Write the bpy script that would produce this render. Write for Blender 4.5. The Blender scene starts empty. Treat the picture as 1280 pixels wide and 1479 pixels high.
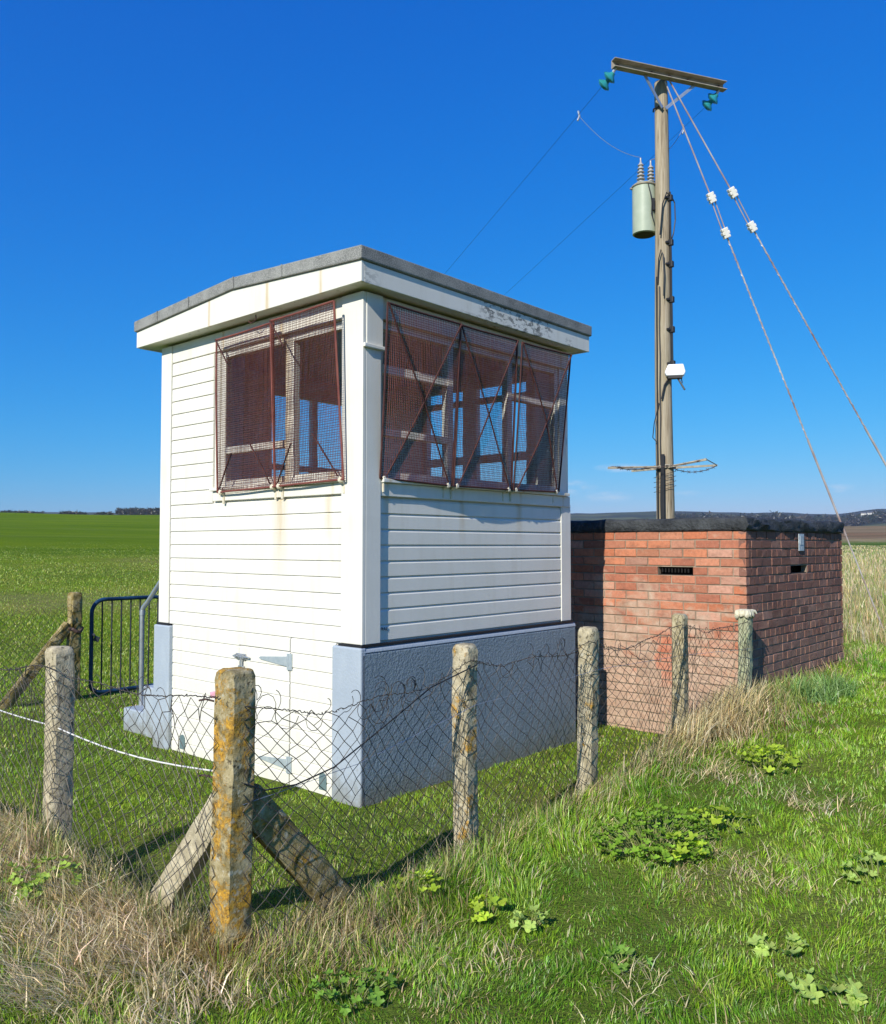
import bpy, math, random
import numpy as np
from mathutils import Vector, Matrix

random.seed(7); RNG = np.random.default_rng(11)
SC = bpy.context.scene; COL = SC.collection
PI = math.pi; R = math.radians

# ------------------------------------------------------------------ camera
EYE = 1.6
FPX = 1236.0
cam = bpy.data.cameras.new('camera'); camo = bpy.data.objects.new('camera', cam); COL.objects.link(camo)
camo.location = (0, 0, EYE)
TILT = math.atan(47.5/FPX)
camo.rotation_euler = (PI/2+TILT, 0, 0)
cam.sensor_fit = 'VERTICAL'; cam.sensor_height = 36; cam.sensor_width = 36
cam.lens = FPX/1479*36
cam.clip_start = 0.05; cam.clip_end = 20000
SC.camera = camo

# plot axes: E1 runs along the hut's grey-plinth side, E2 along its sunlit side
E1 = np.array([.6649, .7470]); E1 /= np.linalg.norm(E1)
E2 = np.array([-E1[1], E1[0]])
YAW = math.atan2(E1[1], E1[0])
HUT0 = np.array([-.508, 5.343])            # near corner of the hut
BRK0 = np.array([2.44, 6.90])              # near corner of the brick store
FC = np.array([-.803, 3.31])               # corner post of the wire fence

# ------------------------------------------------------------------ noise (numpy)
def _hash(ix, iy, seed):
    h = (ix*374761393 + iy*668265263 + seed*1442695041) & 0xffffffff
    h = ((h ^ (h >> 13))*1274126177) & 0xffffffff
    h = h ^ (h >> 16)
    return (h & 0xffff)/65535.0
def vnoise(x, y, s=1.0, seed=0):
    x = np.asarray(x, float)/s+1000; y = np.asarray(y, float)/s+1000
    ix = np.floor(x).astype(np.int64); iy = np.floor(y).astype(np.int64)
    fx = x-ix; fy = y-iy; fx = fx*fx*(3-2*fx); fy = fy*fy*(3-2*fy)
    a = _hash(ix, iy, seed); b = _hash(ix+1, iy, seed); c = _hash(ix, iy+1, seed); d = _hash(ix+1, iy+1, seed)
    return (a*(1-fx)+b*fx)*(1-fy)+(c*(1-fx)+d*fx)*fy
def fbm(x, y, s=1.0, seed=0, o=3):
    t = 0; w = 0
    for k in range(o):
        t = t+vnoise(x, y, s/2**k, seed+k*17)*.5**k; w += .5**k
    return t/w
def sstep(a, b, x):
    t = np.clip((x-a)/(b-a), 0, 1); return t*t*(3-2*t)

# ------------------------------------------------------------------ ground height
def ab(x, y):
    dx = x-FC[0]; dy = y-FC[1]
    return dx*E1[0]+dy*E1[1], dx*E2[0]+dy*E2[1]
def ground(x, y):
    x = np.asarray(x, float); y = np.asarray(y, float)
    a, b = ab(x, y); r = np.hypot(x, y)
    hr = np.interp(a, [-3, -.6, 0, 1.42, 2.5, 3.7, 4.85, 7, 12], [.04, .02, .04, .05, .15, .26, .35, .38, .45])
    hl = np.interp(b, [-1.5, -.2, .5, 1.0, 1.4, 2.5, 4.5, 7], [.04, .05, .13, .21, .24, .26, .12, 0])*sstep(-2.6, -.6, a) + .05*(1-sstep(-2.6, -.6, a))
    inside = np.where((a > 4.0) & (b > 0), -.03*sstep(4, 5.5, a), 0.0) - .05*(1-sstep(.05, .7, np.minimum(a, b)))*(np.minimum(a, b) > -.2)
    wr = 1-sstep(-.16, .10, b); wl = 1-sstep(-.16, .10, a)
    # steeper side slope where the bank climbs to the brick store
    wr = np.maximum(wr, (1-sstep(-.16, .55, b))*sstep(2.2, 4.0, a))
    z = inside*(1-wr)*(1-wl)
    out = np.where(b < 0, hr*(1-wl)+np.maximum(hr*.6, hl*.6)*wl, hl)
    out = hr*wr*(1-wl)+hl*wl*(1-wr)+(.5*hr+.5*hl)*wr*wl
    z = z+out
    z = z+(fbm(x, y, .9, 3)-.5)*.10*np.maximum(wr, wl)*sstep(.3, 2.2, r)+(fbm(x, y, .5, 9)-.5)*.02
    # the farmland rises away from the plot
    az = np.degrees(np.arctan2(x, np.maximum(y, .01)+0*y)); az = np.where(y < 0, 0, az)
    t = sstep(-4, 22, az)
    crest = 150.0
    top = 6.55*(1-t)+4.55*t
    rr = np.clip((r-11)/(crest-11), 0, 1)
    rise = top*(rr*.93+.07*rr*rr)
    fall = sstep(crest, 420, r)*9
    far = rise-fall+(fbm(x, y, 26, 21)-.5)*.9*sstep(25, 90, r)*(1-.6*t)
    back = np.where(y < 0, sstep(0, 60, -y), 0)
    near_w = 1-sstep(12, 30, r)
    return z*near_w + .12*(1-near_w)*0 + far*(1-back)

# ------------------------------------------------------------------ helpers
def link(o, parent=None):
    COL.objects.link(o)
    if parent is not None: o.parent = parent
    return o
def tag(o, label=None, cat=None, group=None, kind=None):
    if label: o['label'] = label
    if cat: o['category'] = cat
    if group: o['group'] = group
    if kind: o['kind'] = kind
    return o
def empty(name, loc, rz=0, label=None, cat=None, group=None):
    o = bpy.data.objects.new(name, None); link(o); o.location = loc; o.rotation_euler = (0, 0, rz)
    o.empty_display_size = .1
    return tag(o, label, cat, group)

class MB:
    def __init__(s): s.v = []; s.f = []
    def add(s, vs, fs):
        n = len(s.v); s.v += [tuple(map(float, p)) for p in vs]; s.f += [tuple(i+n for i in f) for f in fs]
    def box(s, a, b):
        (x0, y0, z0), (x1, y1, z1) = a, b
        x0, x1 = min(x0, x1), max(x0, x1); y0, y1 = min(y0, y1), max(y0, y1); z0, z1 = min(z0, z1), max(z0, z1)
        s.add([(x0,y0,z0),(x1,y0,z0),(x1,y1,z0),(x0,y1,z0),(x0,y0,z1),(x1,y0,z1),(x1,y1,z1),(x0,y1,z1)],
              [(0,3,2,1),(4,5,6,7),(0,1,5,4),(1,2,6,5),(2,3,7,6),(3,0,4,7)])
    def cbox(s, c, sz, rz=0, m=None):
        m = m or Matrix.Rotation(rz, 3, 'Z'); c = Vector(c)
        hx, hy, hz = sz[0]/2, sz[1]/2, sz[2]/2
        vs = [c+m@Vector(p) for p in [(-hx,-hy,-hz),(hx,-hy,-hz),(hx,hy,-hz),(-hx,hy,-hz),(-hx,-hy,hz),(hx,-hy,hz),(hx,hy,hz),(-hx,hy,hz)]]
        s.add(vs, [(0,3,2,1),(4,5,6,7),(0,1,5,4),(1,2,6,5),(2,3,7,6),(3,0,4,7)])
    def beam(s, p, q, w, h, up=(0,0,1)):
        p = Vector(p); q = Vector(q); d = (q-p).normalized(); up = Vector(up)
        x = d.cross(up)
        if x.length < 1e-4: x = d.cross(Vector((1,0,0)))
        x.normalize(); u = x.cross(d).normalized()
        vs = []
        for c in (p, q):
            for i, j in ((-1,-1),(1,-1),(1,1),(-1,1)): vs.append(c+x*(i*w/2)+u*(j*h/2))
        s.add(vs, [(0,3,2,1),(4,5,6,7),(0,1,5,4),(1,2,6,5),(2,3,7,6),(3,0,4,7)])
    def tube(s, pts, r, n=6, cap=True):
        pts = [Vector(p) for p in pts]; N = len(pts)
        rs = r if hasattr(r, '__len__') else [r]*N
        vs = []; fs = []; px = None
        for i, p in enumerate(pts):
            d = (pts[min(i+1, N-1)]-pts[max(i-1, 0)])
            d = d.normalized() if d.length > 1e-9 else Vector((0,0,1))
            if px is None:
                x = d.cross(Vector((0,0,1)))
                if x.length < 1e-3: x = d.cross(Vector((1,0,0)))
            else: x = px-d*px.dot(d)
            x.normalize(); px = x; y = d.cross(x)
            for k in range(n):
                a = 2*PI*k/n; vs.append(p+(x*math.cos(a)+y*math.sin(a))*rs[i])
        for i in range(N-1):
            for k in range(n):
                a, b = i*n+k, i*n+(k+1) % n; fs.append((a, b, b+n, a+n))
        if cap:
            fs.append(tuple(range(n-1, -1, -1))); fs.append(tuple((N-1)*n+k for k in range(n)))
        s.add(vs, fs)
    def lathe(s, prof, o=(0,0,0), axis=(0,0,1), n=20):
        d = Vector(axis).normalized(); x = d.cross(Vector((0,0,1)))
        if x.length < 1e-3: x = Vector((1,0,0))
        x.normalize(); y = d.cross(x); o = Vector(o); vs = []; fs = []
        for (r, h) in prof:
            for k in range(n):
                a = 2*PI*k/n; vs.append(o+d*h+(x*math.cos(a)+y*math.sin(a))*max(r, 1e-4))
        for i in range(len(prof)-1):
            for k in range(n):
                a, b = i*n+k, i*n+(k+1) % n; fs.append((a, b, b+n, a+n))
        fs.append(tuple(range(n-1, -1, -1))); fs.append(tuple((len(prof)-1)*n+k for k in range(n)))
        s.add(vs, fs)
    def extrude(s, prof, p0, ax, ay, along):
        """closed 2-D profile (i, j) -> p0 + i*ax + j*ay, extruded by the vector along"""
        p0, ax, ay, al = map(Vector, (p0, ax, ay, along)); n = len(prof)
        vs = [p0+ax*i+ay*j for i, j in prof]+[p0+ax*i+ay*j+al for i, j in prof]
        fs = [(k, (k+1) % n, (k+1) % n+n, k+n) for k in range(n)]+[tuple(range(n-1, -1, -1)), tuple(range(n, 2*n))]
        s.add(vs, fs)
    def build(s, name, m, parent=None, smooth=False, bevel=0, seg=2, col=None):
        me = bpy.data.meshes.new(name); me.from_pydata(s.v, [], s.f); me.materials.append(m)
        import bmesh
        bm = bmesh.new(); bm.from_mesh(me); bmesh.ops.recalc_face_normals(bm, faces=bm.faces); bm.to_mesh(me); bm.free()
        if col is not None:
            at = me.color_attributes.new('Col', 'FLOAT_COLOR', 'POINT'); at.data.foreach_set('color', np.asarray(col, np.float32).ravel())
        o = bpy.data.objects.new(name, me); link(o, parent)
        if smooth:
            for p in me.polygons: p.use_smooth = True
            try:
                me.set_sharp_from_angle(angle=R(40))
            except Exception: pass
        if bevel:
            b = o.modifiers.new('bevel', 'BEVEL'); b.width = bevel; b.segments = seg; b.limit_method = 'ANGLE'; b.angle_limit = R(35)
        return o

# ------------------------------------------------------------------ materials
class NT:
    def __init__(s, name):
        s.m = bpy.data.materials.new(name); s.m.use_nodes = True; s.t = s.m.node_tree; s.t.nodes.clear()
        s.out = s.t.nodes.new('ShaderNodeOutputMaterial')
    def n(s, typ, **kw):
        nd = s.t.nodes.new('ShaderNode'+typ)
        for k, v in kw.items(): setattr(nd, k, v)
        return nd
    def l(s, a, b): s.t.links.new(a, b)
    def coord(s, scale=(1,1,1), kind='Object'):
        tc = s.n('TexCoord'); mp = s.n('Mapping'); s.l(tc.outputs[kind], mp.inputs['Vector']); mp.inputs['Scale'].default_value = scale
        return mp.outputs['Vector']
    def noise(s, vec, scale, detail=4, rough=.55, dist=0):
        nd = s.n('TexNoise'); s.l(vec, nd.inputs['Vector']); nd.inputs['Scale'].default_value = scale; nd.inputs['Detail'].default_value = detail
        nd.inputs['Roughness'].default_value = rough; nd.inputs['Distortion'].default_value = dist
        return nd.outputs['Fac']
    def ramp(s, fac, stops, interp='LINEAR'):
        nd = s.n('ValToRGB'); s.l(fac, nd.inputs['Fac']); cr = nd.color_ramp; cr.interpolation = interp
        while len(cr.elements) < len(stops): cr.elements.new(.5)
        for e, (p, c) in zip(cr.elements, stops):
            e.position = p; e.color = (*c, 1) if hasattr(c, '__len__') else (c, c, c, 1)
        return nd.outputs['Color']
    def mix(s, f, a, b, typ='MIX'):
        nd = s.n('MixRGB', blend_type=typ)
        for sock, v in ((nd.inputs['Fac'], f), (nd.inputs['Color1'], a), (nd.inputs['Color2'], b)):
            if hasattr(v, 'links'): s.l(v, sock)
            elif hasattr(v, '__len__'): sock.default_value = (*v, 1)
            else: sock.default_value = v if sock.type == 'VALUE' else (v, v, v, 1)
        return nd.outputs['Color']
    def math(s, op, a, b=0.0, c=None):
        nd = s.n('Math', operation=op)
        for i, v in enumerate((a, b) if c is None else (a, b, c)):
            if hasattr(v, 'links'): s.l(v, nd.inputs[i])
            else: nd.inputs[i].default_value = v
        return nd.outputs[0]
    def bump(s, h, strength=.3, dist=.01, normal=None):
        b = s.n('Bump'); s.l(h, b.inputs['Height']); b.inputs['Strength'].default_value = strength; b.inputs['Distance'].default_value = dist
        if normal is not None: s.l(normal, b.inputs['Normal'])
        return b.outputs['Normal']
    def principled(s, color, rough=.6, metal=0, normal=None, spec=.4):
        p = s.n('BsdfPrincipled')
        if hasattr(color, 'links'): s.l(color, p.inputs['Base Color'])
        else: p.inputs['Base Color'].default_value = (*color, 1)
        if hasattr(rough, 'links'): s.l(rough, p.inputs['Roughness'])
        else: p.inputs['Roughness'].default_value = rough
        p.inputs['Metallic'].default_value = metal
        p.inputs['Specular IOR Level'].default_value = spec
        if normal is not None: s.l(normal, p.inputs['Normal'])
        s.l(p.outputs[0], s.out.inputs['Surface'])
        return s.m

def simple(name, c1, c2=None, scale=8, rough=.6, metal=0, bump=0, bscale=40, spec=.35, stretch=(1,1,1), bdist=.005):
    t = NT(name); v = t.coord(stretch)
    c = t.ramp(t.noise(v, scale), [(.3, c1), (.7, c2 or c1)])
    nm = t.bump(t.noise(v, bscale, 5), bump, bdist) if bump else None
    return t.principled(c, rough, metal, nm, spec)

def white_paint(name, peel=0.0, stain=()):
    t = NT(name); v = t.coord()
    c = t.ramp(t.noise(v, 3.0, 5), [(.3, (.71, .69, .605)), (.62, (.755, .735, .66))])
    dirt = t.ramp(t.noise(t.coord((14, 14, 1.6)), 1.2, 5), [(.52, 0.0), (.80, 1.0)])
    c = t.mix(t.math('MULTIPLY', dirt, .30), c, (.54, .49, .37))
    sz = t.n('SeparateXYZ'); t.l(v, sz.inputs[0])
    wn_ = t.n('TexWhiteNoise', noise_dimensions='1D'); t.l(t.math('FLOOR', t.math('MULTIPLY', t.math('ADD', sz.outputs['Z'], .02), 10.0)), wn_.inputs['W'])
    c = t.mix(t.math('MULTIPLY', wn_.outputs['Value'], .14), c, (.62, .60, .53))
    al = t.n('MapRange'); t.l(sz.outputs['Z'], al.inputs['Value']); al.inputs['From Min'].default_value = .40; al.inputs['From Max'].default_value = 0
    alg = t.ramp(t.math('ADD', t.math('MULTIPLY', al.outputs[0], .4), t.noise(t.coord((2, 2, .8)), 6, 6, .7)), [(.62, 0.0), (.95, 1.0)])
    c = t.mix(t.math('MULTIPLY', alg, .14), c, (.45, .46, .33))
    fl_ = t.ramp(t.noise(t.coord((1, 1, 2.5)), 13, 7, .8), [(.715, 0.0), (.73, 1.0)]); c = t.mix(t.math('MULTIPLY', fl_, .55), c, (.36, .35, .31))
    if peel:
        pk = t.ramp(t.noise(t.coord((1, 1, 2.2)), 16, 7, .75), [(.62-peel*.12, 0.0), (.66-peel*.12, 1.0)])
        big = t.ramp(t.noise(v, 2.2, 3), [(.45, 0.0), (.60, 1.0)])
        c = t.mix(t.math('MULTIPLY', pk, big), c, (.20, .19, .16))
    if stain:
        sx = t.n('SeparateXYZ'); tc = t.n('TexCoord'); t.l(tc.outputs['Object'], sx.inputs[0])
        tot = None
        for ax, pos, z0, z1, w in stain:
            d = t.math('ABSOLUTE', t.math('SUBTRACT', sx.outputs[ax], pos))
            m = t.math('SUBTRACT', 1.0, t.math('MINIMUM', t.math('DIVIDE', d, w), 1.0))
            zz = t.n('MapRange'); t.l(sx.outputs['Z'], zz.inputs['Value'])
            zz.inputs['From Min'].default_value = z0; zz.inputs['From Max'].default_value = z1
            m = t.math('MULTIPLY', m, zz.outputs[0])
            tot = m if tot is None else t.math('MAXIMUM', tot, m)
        nn = t.noise(t.coord((30, 30, 3)), 1.5, 4)
        c = t.mix(t.math('MULTIPLY', tot, t.math('MULTIPLY', nn, 1.15)), c, (.50, .33, .10))
    nm = t.bump(t.noise(t.coord((6, 6, 30)), 6, 4), .12, .004)
    return t.principled(c, .5, 0, nm, .35)

M = {}
M['white'] = white_paint('white_paint', 0, [('Y', .80, 1.35, 1.98, .10), ('Y', .3, 1.6, 1.98, .05), ('X', .95, 1.6, 1.95, .04), ('X', 1.62, 1.6, 1.95, .05), ('X', .2, 1.7, 1.95, .04)])
M['trim'] = white_paint('trim_paint', 0, [('Y', .80, 1.86, 2.03, .03), ('Y', .24, 1.86, 2.02, .02), ('Y', 1.5, 1.9, 2.03, .02), ('X', .93, 1.86, 2.03, .03), ('X', 1.62, 1.86, 2.02, .025), ('X', .19, 1.86, 2.03, .03), ('X', 2.2, 1.8, 2.03, .02)])
M['fascia'] = white_paint('peeling_fascia_paint', 1.0)
M['soffit'] = white_paint('soffit_paint', .3)
M['lining'] = simple('inner_lining', (.50, .42, .34), (.58, .50, .42), 5, .6)
M['wooddark'] = simple('desk_wood', (.20, .11, .06), (.28, .17, .10), 6, .5, stretch=(1, 8, 8))
M['rust'] = simple('rusty_wire', (.155, .044, .037), (.225, .074, .056), 14, .8)
M['rustdark'] = simple('rusty_bar', (.040, .015, .014), (.085, .030, .026), 20, .8)
M['galv'] = simple('galvanised_steel', (.42, .45, .47), (.58, .60, .61), 18, .42, .75, .05)
M['hingesteel'] = simple('zinc_hinge', (.40, .47, .50), (.52, .58, .60), 30, .45, .35)
M['netwire'] = simple('weathered_fence_wire', (.030, .025, .022), (.090, .078, .068), 9, .55, .2)
M['blackwire'] = simple('black_cable', (.018, .018, .02), (.03, .03, .03), 5, .5)
M['whitewire'] = simple('white_line_wire', (.62, .61, .57), (.75, .74, .70), 20, .6)
M['nail'] = simple('rusty_nail', (.07, .045, .035), (.1, .06, .05), 20, .7)
M['pink'] = simple('pink_tape', (.62, .30, .38), (.66, .36, .42), 20, .6)
M['knob'] = simple('cream_bracket', (.72, .68, .55), (.6, .52, .36), 60, .5)
M['gateblue'] = simple('blue_gate_paint', (.008, .022, .055), (.02, .07, .15), 12, .4, .1, .1, 60)
M['gatebar'] = simple('dark_gate_bars', (.015, .018, .025), (.03, .035, .045), 12, .5)
M['dark'] = simple('slot_shade', (.012, .010, .010), None, 5, .9)
M['dpc'] = simple('bitumen_strip', (.012, .013, .016), (.02, .02, .024), 20, .6)
M['vent'] = simple('air_hole_shadow', (.10, .16, .17), (.14, .20, .2), 20, .8)
M['greenpaint'] = simple('transformer_paint', (.33, .385, .285), (.40, .45, .35), 6, .45, .0, .1, 20)
M['rim'] = simple('weathered_lid', (.30, .31, .27), (.22, .15, .08), 20, .6)
M['porcelain'] = simple('grey_porcelain', (.36, .35, .33), (.42, .41, .39), 9, .25)
M['whiteplastic'] = simple('white_plastic', (.80, .81, .82), (.84, .84, .84), 4, .35)
M['ceramic'] = simple('white_ceramic', (.78, .77, .72), (.7, .68, .6), 9, .3)
M['rag'] = simple('cream_rag', (.50, .45, .30), (.74, .70, .56), 60, .9, 0, .6, 120)
M['plate'] = simple('pale_plate', (.55, .62, .66), (.30, .36, .40), 30, .5)
M['scribble'] = simple('pencil_scribble', (.03, .03, .04), None, 5, .8)
M['soilstep'] = simple('concrete_slab', (.36, .30, .22), (.45, .39, .3), 12, .9, 0, .3, 60)

def felt():
    t = NT('roofing_felt'); v = t.coord()
    a = t.noise(v, 160, 3, .7); b = t.noise(v, 7, 5)
    c = t.mix(t.ramp(b, [(.35, 0.0), (.65, 1.0)]), (.13, .135, .130), (.25, .255, .24))
    c = t.mix(t.math('MULTIPLY', t.ramp(a, [(.45, 0.0), (.62, 1.0)]), 0.8), c, (.42, .42, .39))
    return t.principled(c, .92, 0, t.bump(a, .8, .006), .2)
M['felt'] = felt()

def plinth(name, lo, hi, bs):
    t = NT(name); v = t.coord()
    a = t.noise(v, 42, 6, .7, .15); b = t.noise(v, 140, 3); w = t.n('TexVoronoi'); t.l(v, w.inputs['Vector']); w.inputs['Scale'].default_value = 58
    h = t.math('ADD', t.math('MULTIPLY', a, 1.0), t.math('MULTIPLY', w.outputs['Distance'], .35)); h = t.math('ADD', h, t.math('MULTIPLY', b, .25))
    c = t.ramp(t.noise(v, 2.3, 5), [(.3, lo), (.7, hi)])
    c = t.mix(t.math('MULTIPLY', t.ramp(t.noise(t.coord((3, 3, .8)), 3, 5), [(.55, 0.0), (.8, 1.0)]), .25), c, t.mix(1.0, c, (1.5, 1.45, 1.35), 'MULTIPLY'))
    sx = t.n('SeparateXYZ'); t.l(v, sx.inputs[0]); mz = t.n('MapRange'); t.l(sx.outputs['Z'], mz.inputs['Value']); mz.inputs['From Min'].default_value = .34; mz.inputs['From Max'].default_value = .0
    mud = t.ramp(t.math('ADD', t.math('MULTIPLY', mz.outputs[0], .42), t.noise(t.coord((1, 1, .7)), 9, 6, .75)), [(.66, 0.0), (.92, 1.0)])
    c = t.mix(t.math('MULTIPLY', mud, .55), c, (.16, .145, .095))
    chip = t.ramp(t.noise(v, 11, 7, .8), [(.685, 0.0), (.70, 1.0)]); c = t.mix(t.math('MULTIPLY', chip, .7), c, (.34, .33, .31))
    return t.principled(c, .62, 0, t.bump(h, bs, .011), .3)
M['plinth'] = plinth('slate_blue_render_paint', (.168, .226, .268), (.215, .276, .322), .9)
M['plinthpale'] = plinth('pale_blue_grey_plinth', (.33, .385, .445), (.38, .435, .49), .22)  # paler copy of the plinth colour for returns, ledge and doorstep

def glass():
    t = NT('window_glass')
    tr = t.n('BsdfTransparent'); tr.inputs[0].default_value = (.96, .98, .98, 1)
    gl = t.n('BsdfGlossy'); gl.inputs['Roughness'].default_value = .02; gl.inputs[0].default_value = (.95, .97, 1, 1)
    fr = t.n('Fresnel'); fr.inputs[0].default_value = 1.45
    ge = t.n('NewGeometry'); mx = t.n('MixShader'); t.l(t.math('MULTIPLY', fr.outputs[0], t.math('SUBTRACT', 1.0, ge.outputs['Backfacing'])), mx.inputs[0]); t.l(tr.outputs[0], mx.inputs[1]); t.l(gl.outputs[0], mx.inputs[2])
    t.l(mx.outputs[0], t.out.inputs['Surface']); return t.m
M['glass'] = glass()

def teal_glass():
    t = NT('teal_insulator_glass')
    p = t.n('BsdfPrincipled'); p.inputs['Base Color'].default_value = (.07, .56, .56, 1); p.inputs['Roughness'].default_value = .06
    p.inputs['Transmission Weight'].default_value = .6; p.inputs['IOR'].default_value = 1.45
    t.l(p.outputs[0], t.out.inputs['Surface']); return t.m
M['teal'] = teal_glass()

def brick():
    t = NT('red_brick'); v = t.coord()
    at = t.n('VertexColor'); at.layer_name = 'Col'
    a = t.noise(v, 30, 6, .65); b = t.noise(v, 120, 3, .6); big = t.noise(v, 1.7, 4, .6)
    c = t.mix(t.math('MULTIPLY', t.ramp(a, [(.42, 0.0), (.72, 1.0)]), .45), at.outputs['Color'], (.20, .085, .055))
    c = t.mix(t.math('MULTIPLY', t.ramp(t.noise(v, 55, 5, .7), [(.56, 0.0), (.70, 1.0)]), .40), c, (.50, .36, .28))
    # cement wash and lime bloom left in patches over the lower courses of the sunlit face
    sx = t.n('SeparateXYZ'); tc = t.n('TexCoord'); t.l(tc.outputs['Object'], sx.inputs[0])
    zz = t.n('MapRange'); t.l(sx.outputs['Z'], zz.inputs['Value']); zz.inputs['From Min'].default_value = 1.72; zz.inputs['From Max'].default_value = .25
    patch = t.noise(t.coord((1, 1, 1.5)), 3.6, 7, .68, .4)
    wash = t.ramp(t.math('ADD', t.math('MULTIPLY', zz.outputs[0], .30), t.math('ADD', t.math('MULTIPLY', big, .30), t.math('MULTIPLY', patch, .62))), [(.56, 0.0), (.66, 1.0)])
    side = t.n('MapRange'); t.l(sx.outputs['X'], side.inputs['Value']); side.inputs['From Min'].default_value = .03; side.inputs['From Max'].default_value = .012
    ww = t.math('MULTIPLY', t.math('MULTIPLY', wash, t.math('ADD', t.math('MULTIPLY', side.outputs[0], .8), .2)), t.math('ADD', .38, t.math('MULTIPLY', a, .75)))
    c = t.mix(ww, c, t.ramp(t.noise(v, 14, 5, .7), [(.3, (.36, .26, .18)), (.7, (.58, .45, .34))]))
    soot = t.ramp(t.noise(t.coord((1.2, 1.2, 2)), 4.2, 7, .72), [(.52, 0.0), (.72, 1.0)])
    c = t.mix(t.math('MULTIPLY', soot, .55), c, (.115, .062, .045))
    paint = t.ramp(t.math('SUBTRACT', t.noise(t.coord((1, 1.6, 1.4)), 4.0, 4, .6), t.math('MULTIPLY', t.math('ABSOLUTE', t.math('SUBTRACT', sx.outputs['Y'], .72)), .75)), [(.42, 0.0), (.47, 1.0)])
    pz = t.ramp(t.math('ABSOLUTE', t.math('SUBTRACT', sx.outputs['Z'], .62)), [(.12, 1.0), (.26, 0.0)])
    c = t.mix(t.math('MULTIPLY', t.math('MULTIPLY', t.math('MULTIPLY', paint, pz), side.outputs[0]), .5), c, (.58, .15, .07))
    return t.principled(c, .88, 0, t.bump(t.math('ADD', a, b), .5, .006), .2)
M['brick'] = brick()
def mortar():
    t = NT('lime_mortar'); v = t.coord()
    c = t.ramp(t.noise(v, 5, 5), [(.32, (.20, .155, .112)), (.55, (.31, .245, .18)), (.75, (.46, .365, .28))])
    return t.principled(c, .95, 0, t.bump(t.noise(v, 90, 4), .6, .006), .1)
M['mortar'] = mortar()
M['bitumen'] = simple('bitumen_coating', (.020, .023, .027), (.060, .066, .070), 7, .75, 0, 1.0, 30, .35, bdist=.03)

def polewood():
    t = NT('weathered_pole_wood'); v = t.coord((9, 9, .55))
    g = t.noise(v, 3.2, 6, .6, .6); cr = t.noise(t.coord((26, 26, .7)), 2.2, 5, .6)
    c = t.ramp(g, [(.28, (.20, .155, .10)), (.5, (.35, .29, .20)), (.75, (.46, .41, .31))])
    c = t.mix(t.math('MULTIPLY', t.ramp(cr, [(.60, 0.0), (.66, 1.0)]), .8), c, (.06, .045, .03))
    c = t.mix(t.math('MULTIPLY', t.ramp(t.noise(t.coord((3, 3, .6)), 2, 4), [(.5, 0.0), (.75, 1.0)]), .35), c, (.26, .28, .17))
    return t.principled(c, .85, 0, t.bump(t.math('ADD', g, cr), .5, .012), .2)
M['polewood'] = polewood()
def postwood():
    t = NT('algae_green_post_wood'); v = t.coord((22, 22, 2.2))
    g = t.noise(v, 2.6, 6, .6, .8)
    c = t.ramp(g, [(.3, (.14, .13, .08)), (.5, (.34, .35, .22)), (.75, (.52, .54, .38))])
    c = t.mix(t.math('MULTIPLY', t.ramp(t.noise(t.coord(), 9, 4), [(.5, 0.0), (.7, 1.0)]), .5), c, (.36, .42, .22))
    return t.principled(c, .9, 0, t.bump(g, .8, .012), .15)
M['postwood'] = postwood()

def concrete(name, orange, pale=.0, seed=0.0, dark=.5):
    t = NT(name); tc = t.n('TexCoord'); mp = t.n('Mapping'); t.l(tc.outputs['Object'], mp.inputs['Vector']); mp.inputs['Location'].default_value = (seed, seed*1.7, seed*.6)
    v = mp.outputs['Vector']
    f = t.noise(v, 75, 4, .7); m = t.noise(v, 16, 5, .6); b = t.noise(v, 6, 5, .6, .5)
    c = t.ramp(m, [(.28, (.24+pale, .20+pale, .115+pale)), (.52, (.44+pale, .375+pale, .235+pale)), (.75, (.60+pale, .53+pale, .36+pale))])
    c = t.mix(t.math('MULTIPLY', t.ramp(f, [(.56, 0.0), (.68, 1.0)]), .6), c, (.55, .50, .40))
    dk = t.ramp(t.noise(v, 30, 6, .7), [(.56, 0.0), (.64, 1.0)])
    c = t.mix(t.math('MULTIPLY', dk, dark), c, (.055, .045, .028))
    fine = t.noise(v, 38, 6, .75, .4)
    ring = t.math('ADD', t.math('MULTIPLY', b, .62), t.math('MULTIPLY', fine, .38))
    lic = t.ramp(ring, [(.66-orange*.27, 0.0), (.72-orange*.27, 1.0)])
    oc = t.ramp(t.noise(v, 60, 5, .7), [(.36, (.09, .05, .015)), (.45, (.40, .20, .022)), (.58, (.62, .34, .035)), (.72, (.68, .48, .13))])
    c = t.mix(t.math('MULTIPLY', lic, .88), c, oc)
    olive = t.ramp(t.noise(v, 13, 6, .7), [(.50, 0.0), (.60, 1.0)])
    c = t.mix(t.math('MULTIPLY', olive, .15+orange*.55), c, (.085, .070, .028))
    gray = t.ramp(t.noise(v, 24, 3, .5), [(.64, 0.0), (.68, 1.0)])
    c = t.mix(t.math('MULTIPLY', gray, .5), c, (.50, .50, .42))
    h = t.math('ADD', t.math('MULTIPLY', f, .6), t.math('ADD', m, t.math('MULTIPLY', lic, .25)))
    return t.principled(c, .95, 0, t.bump(h, .8, .010), .1)

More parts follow.
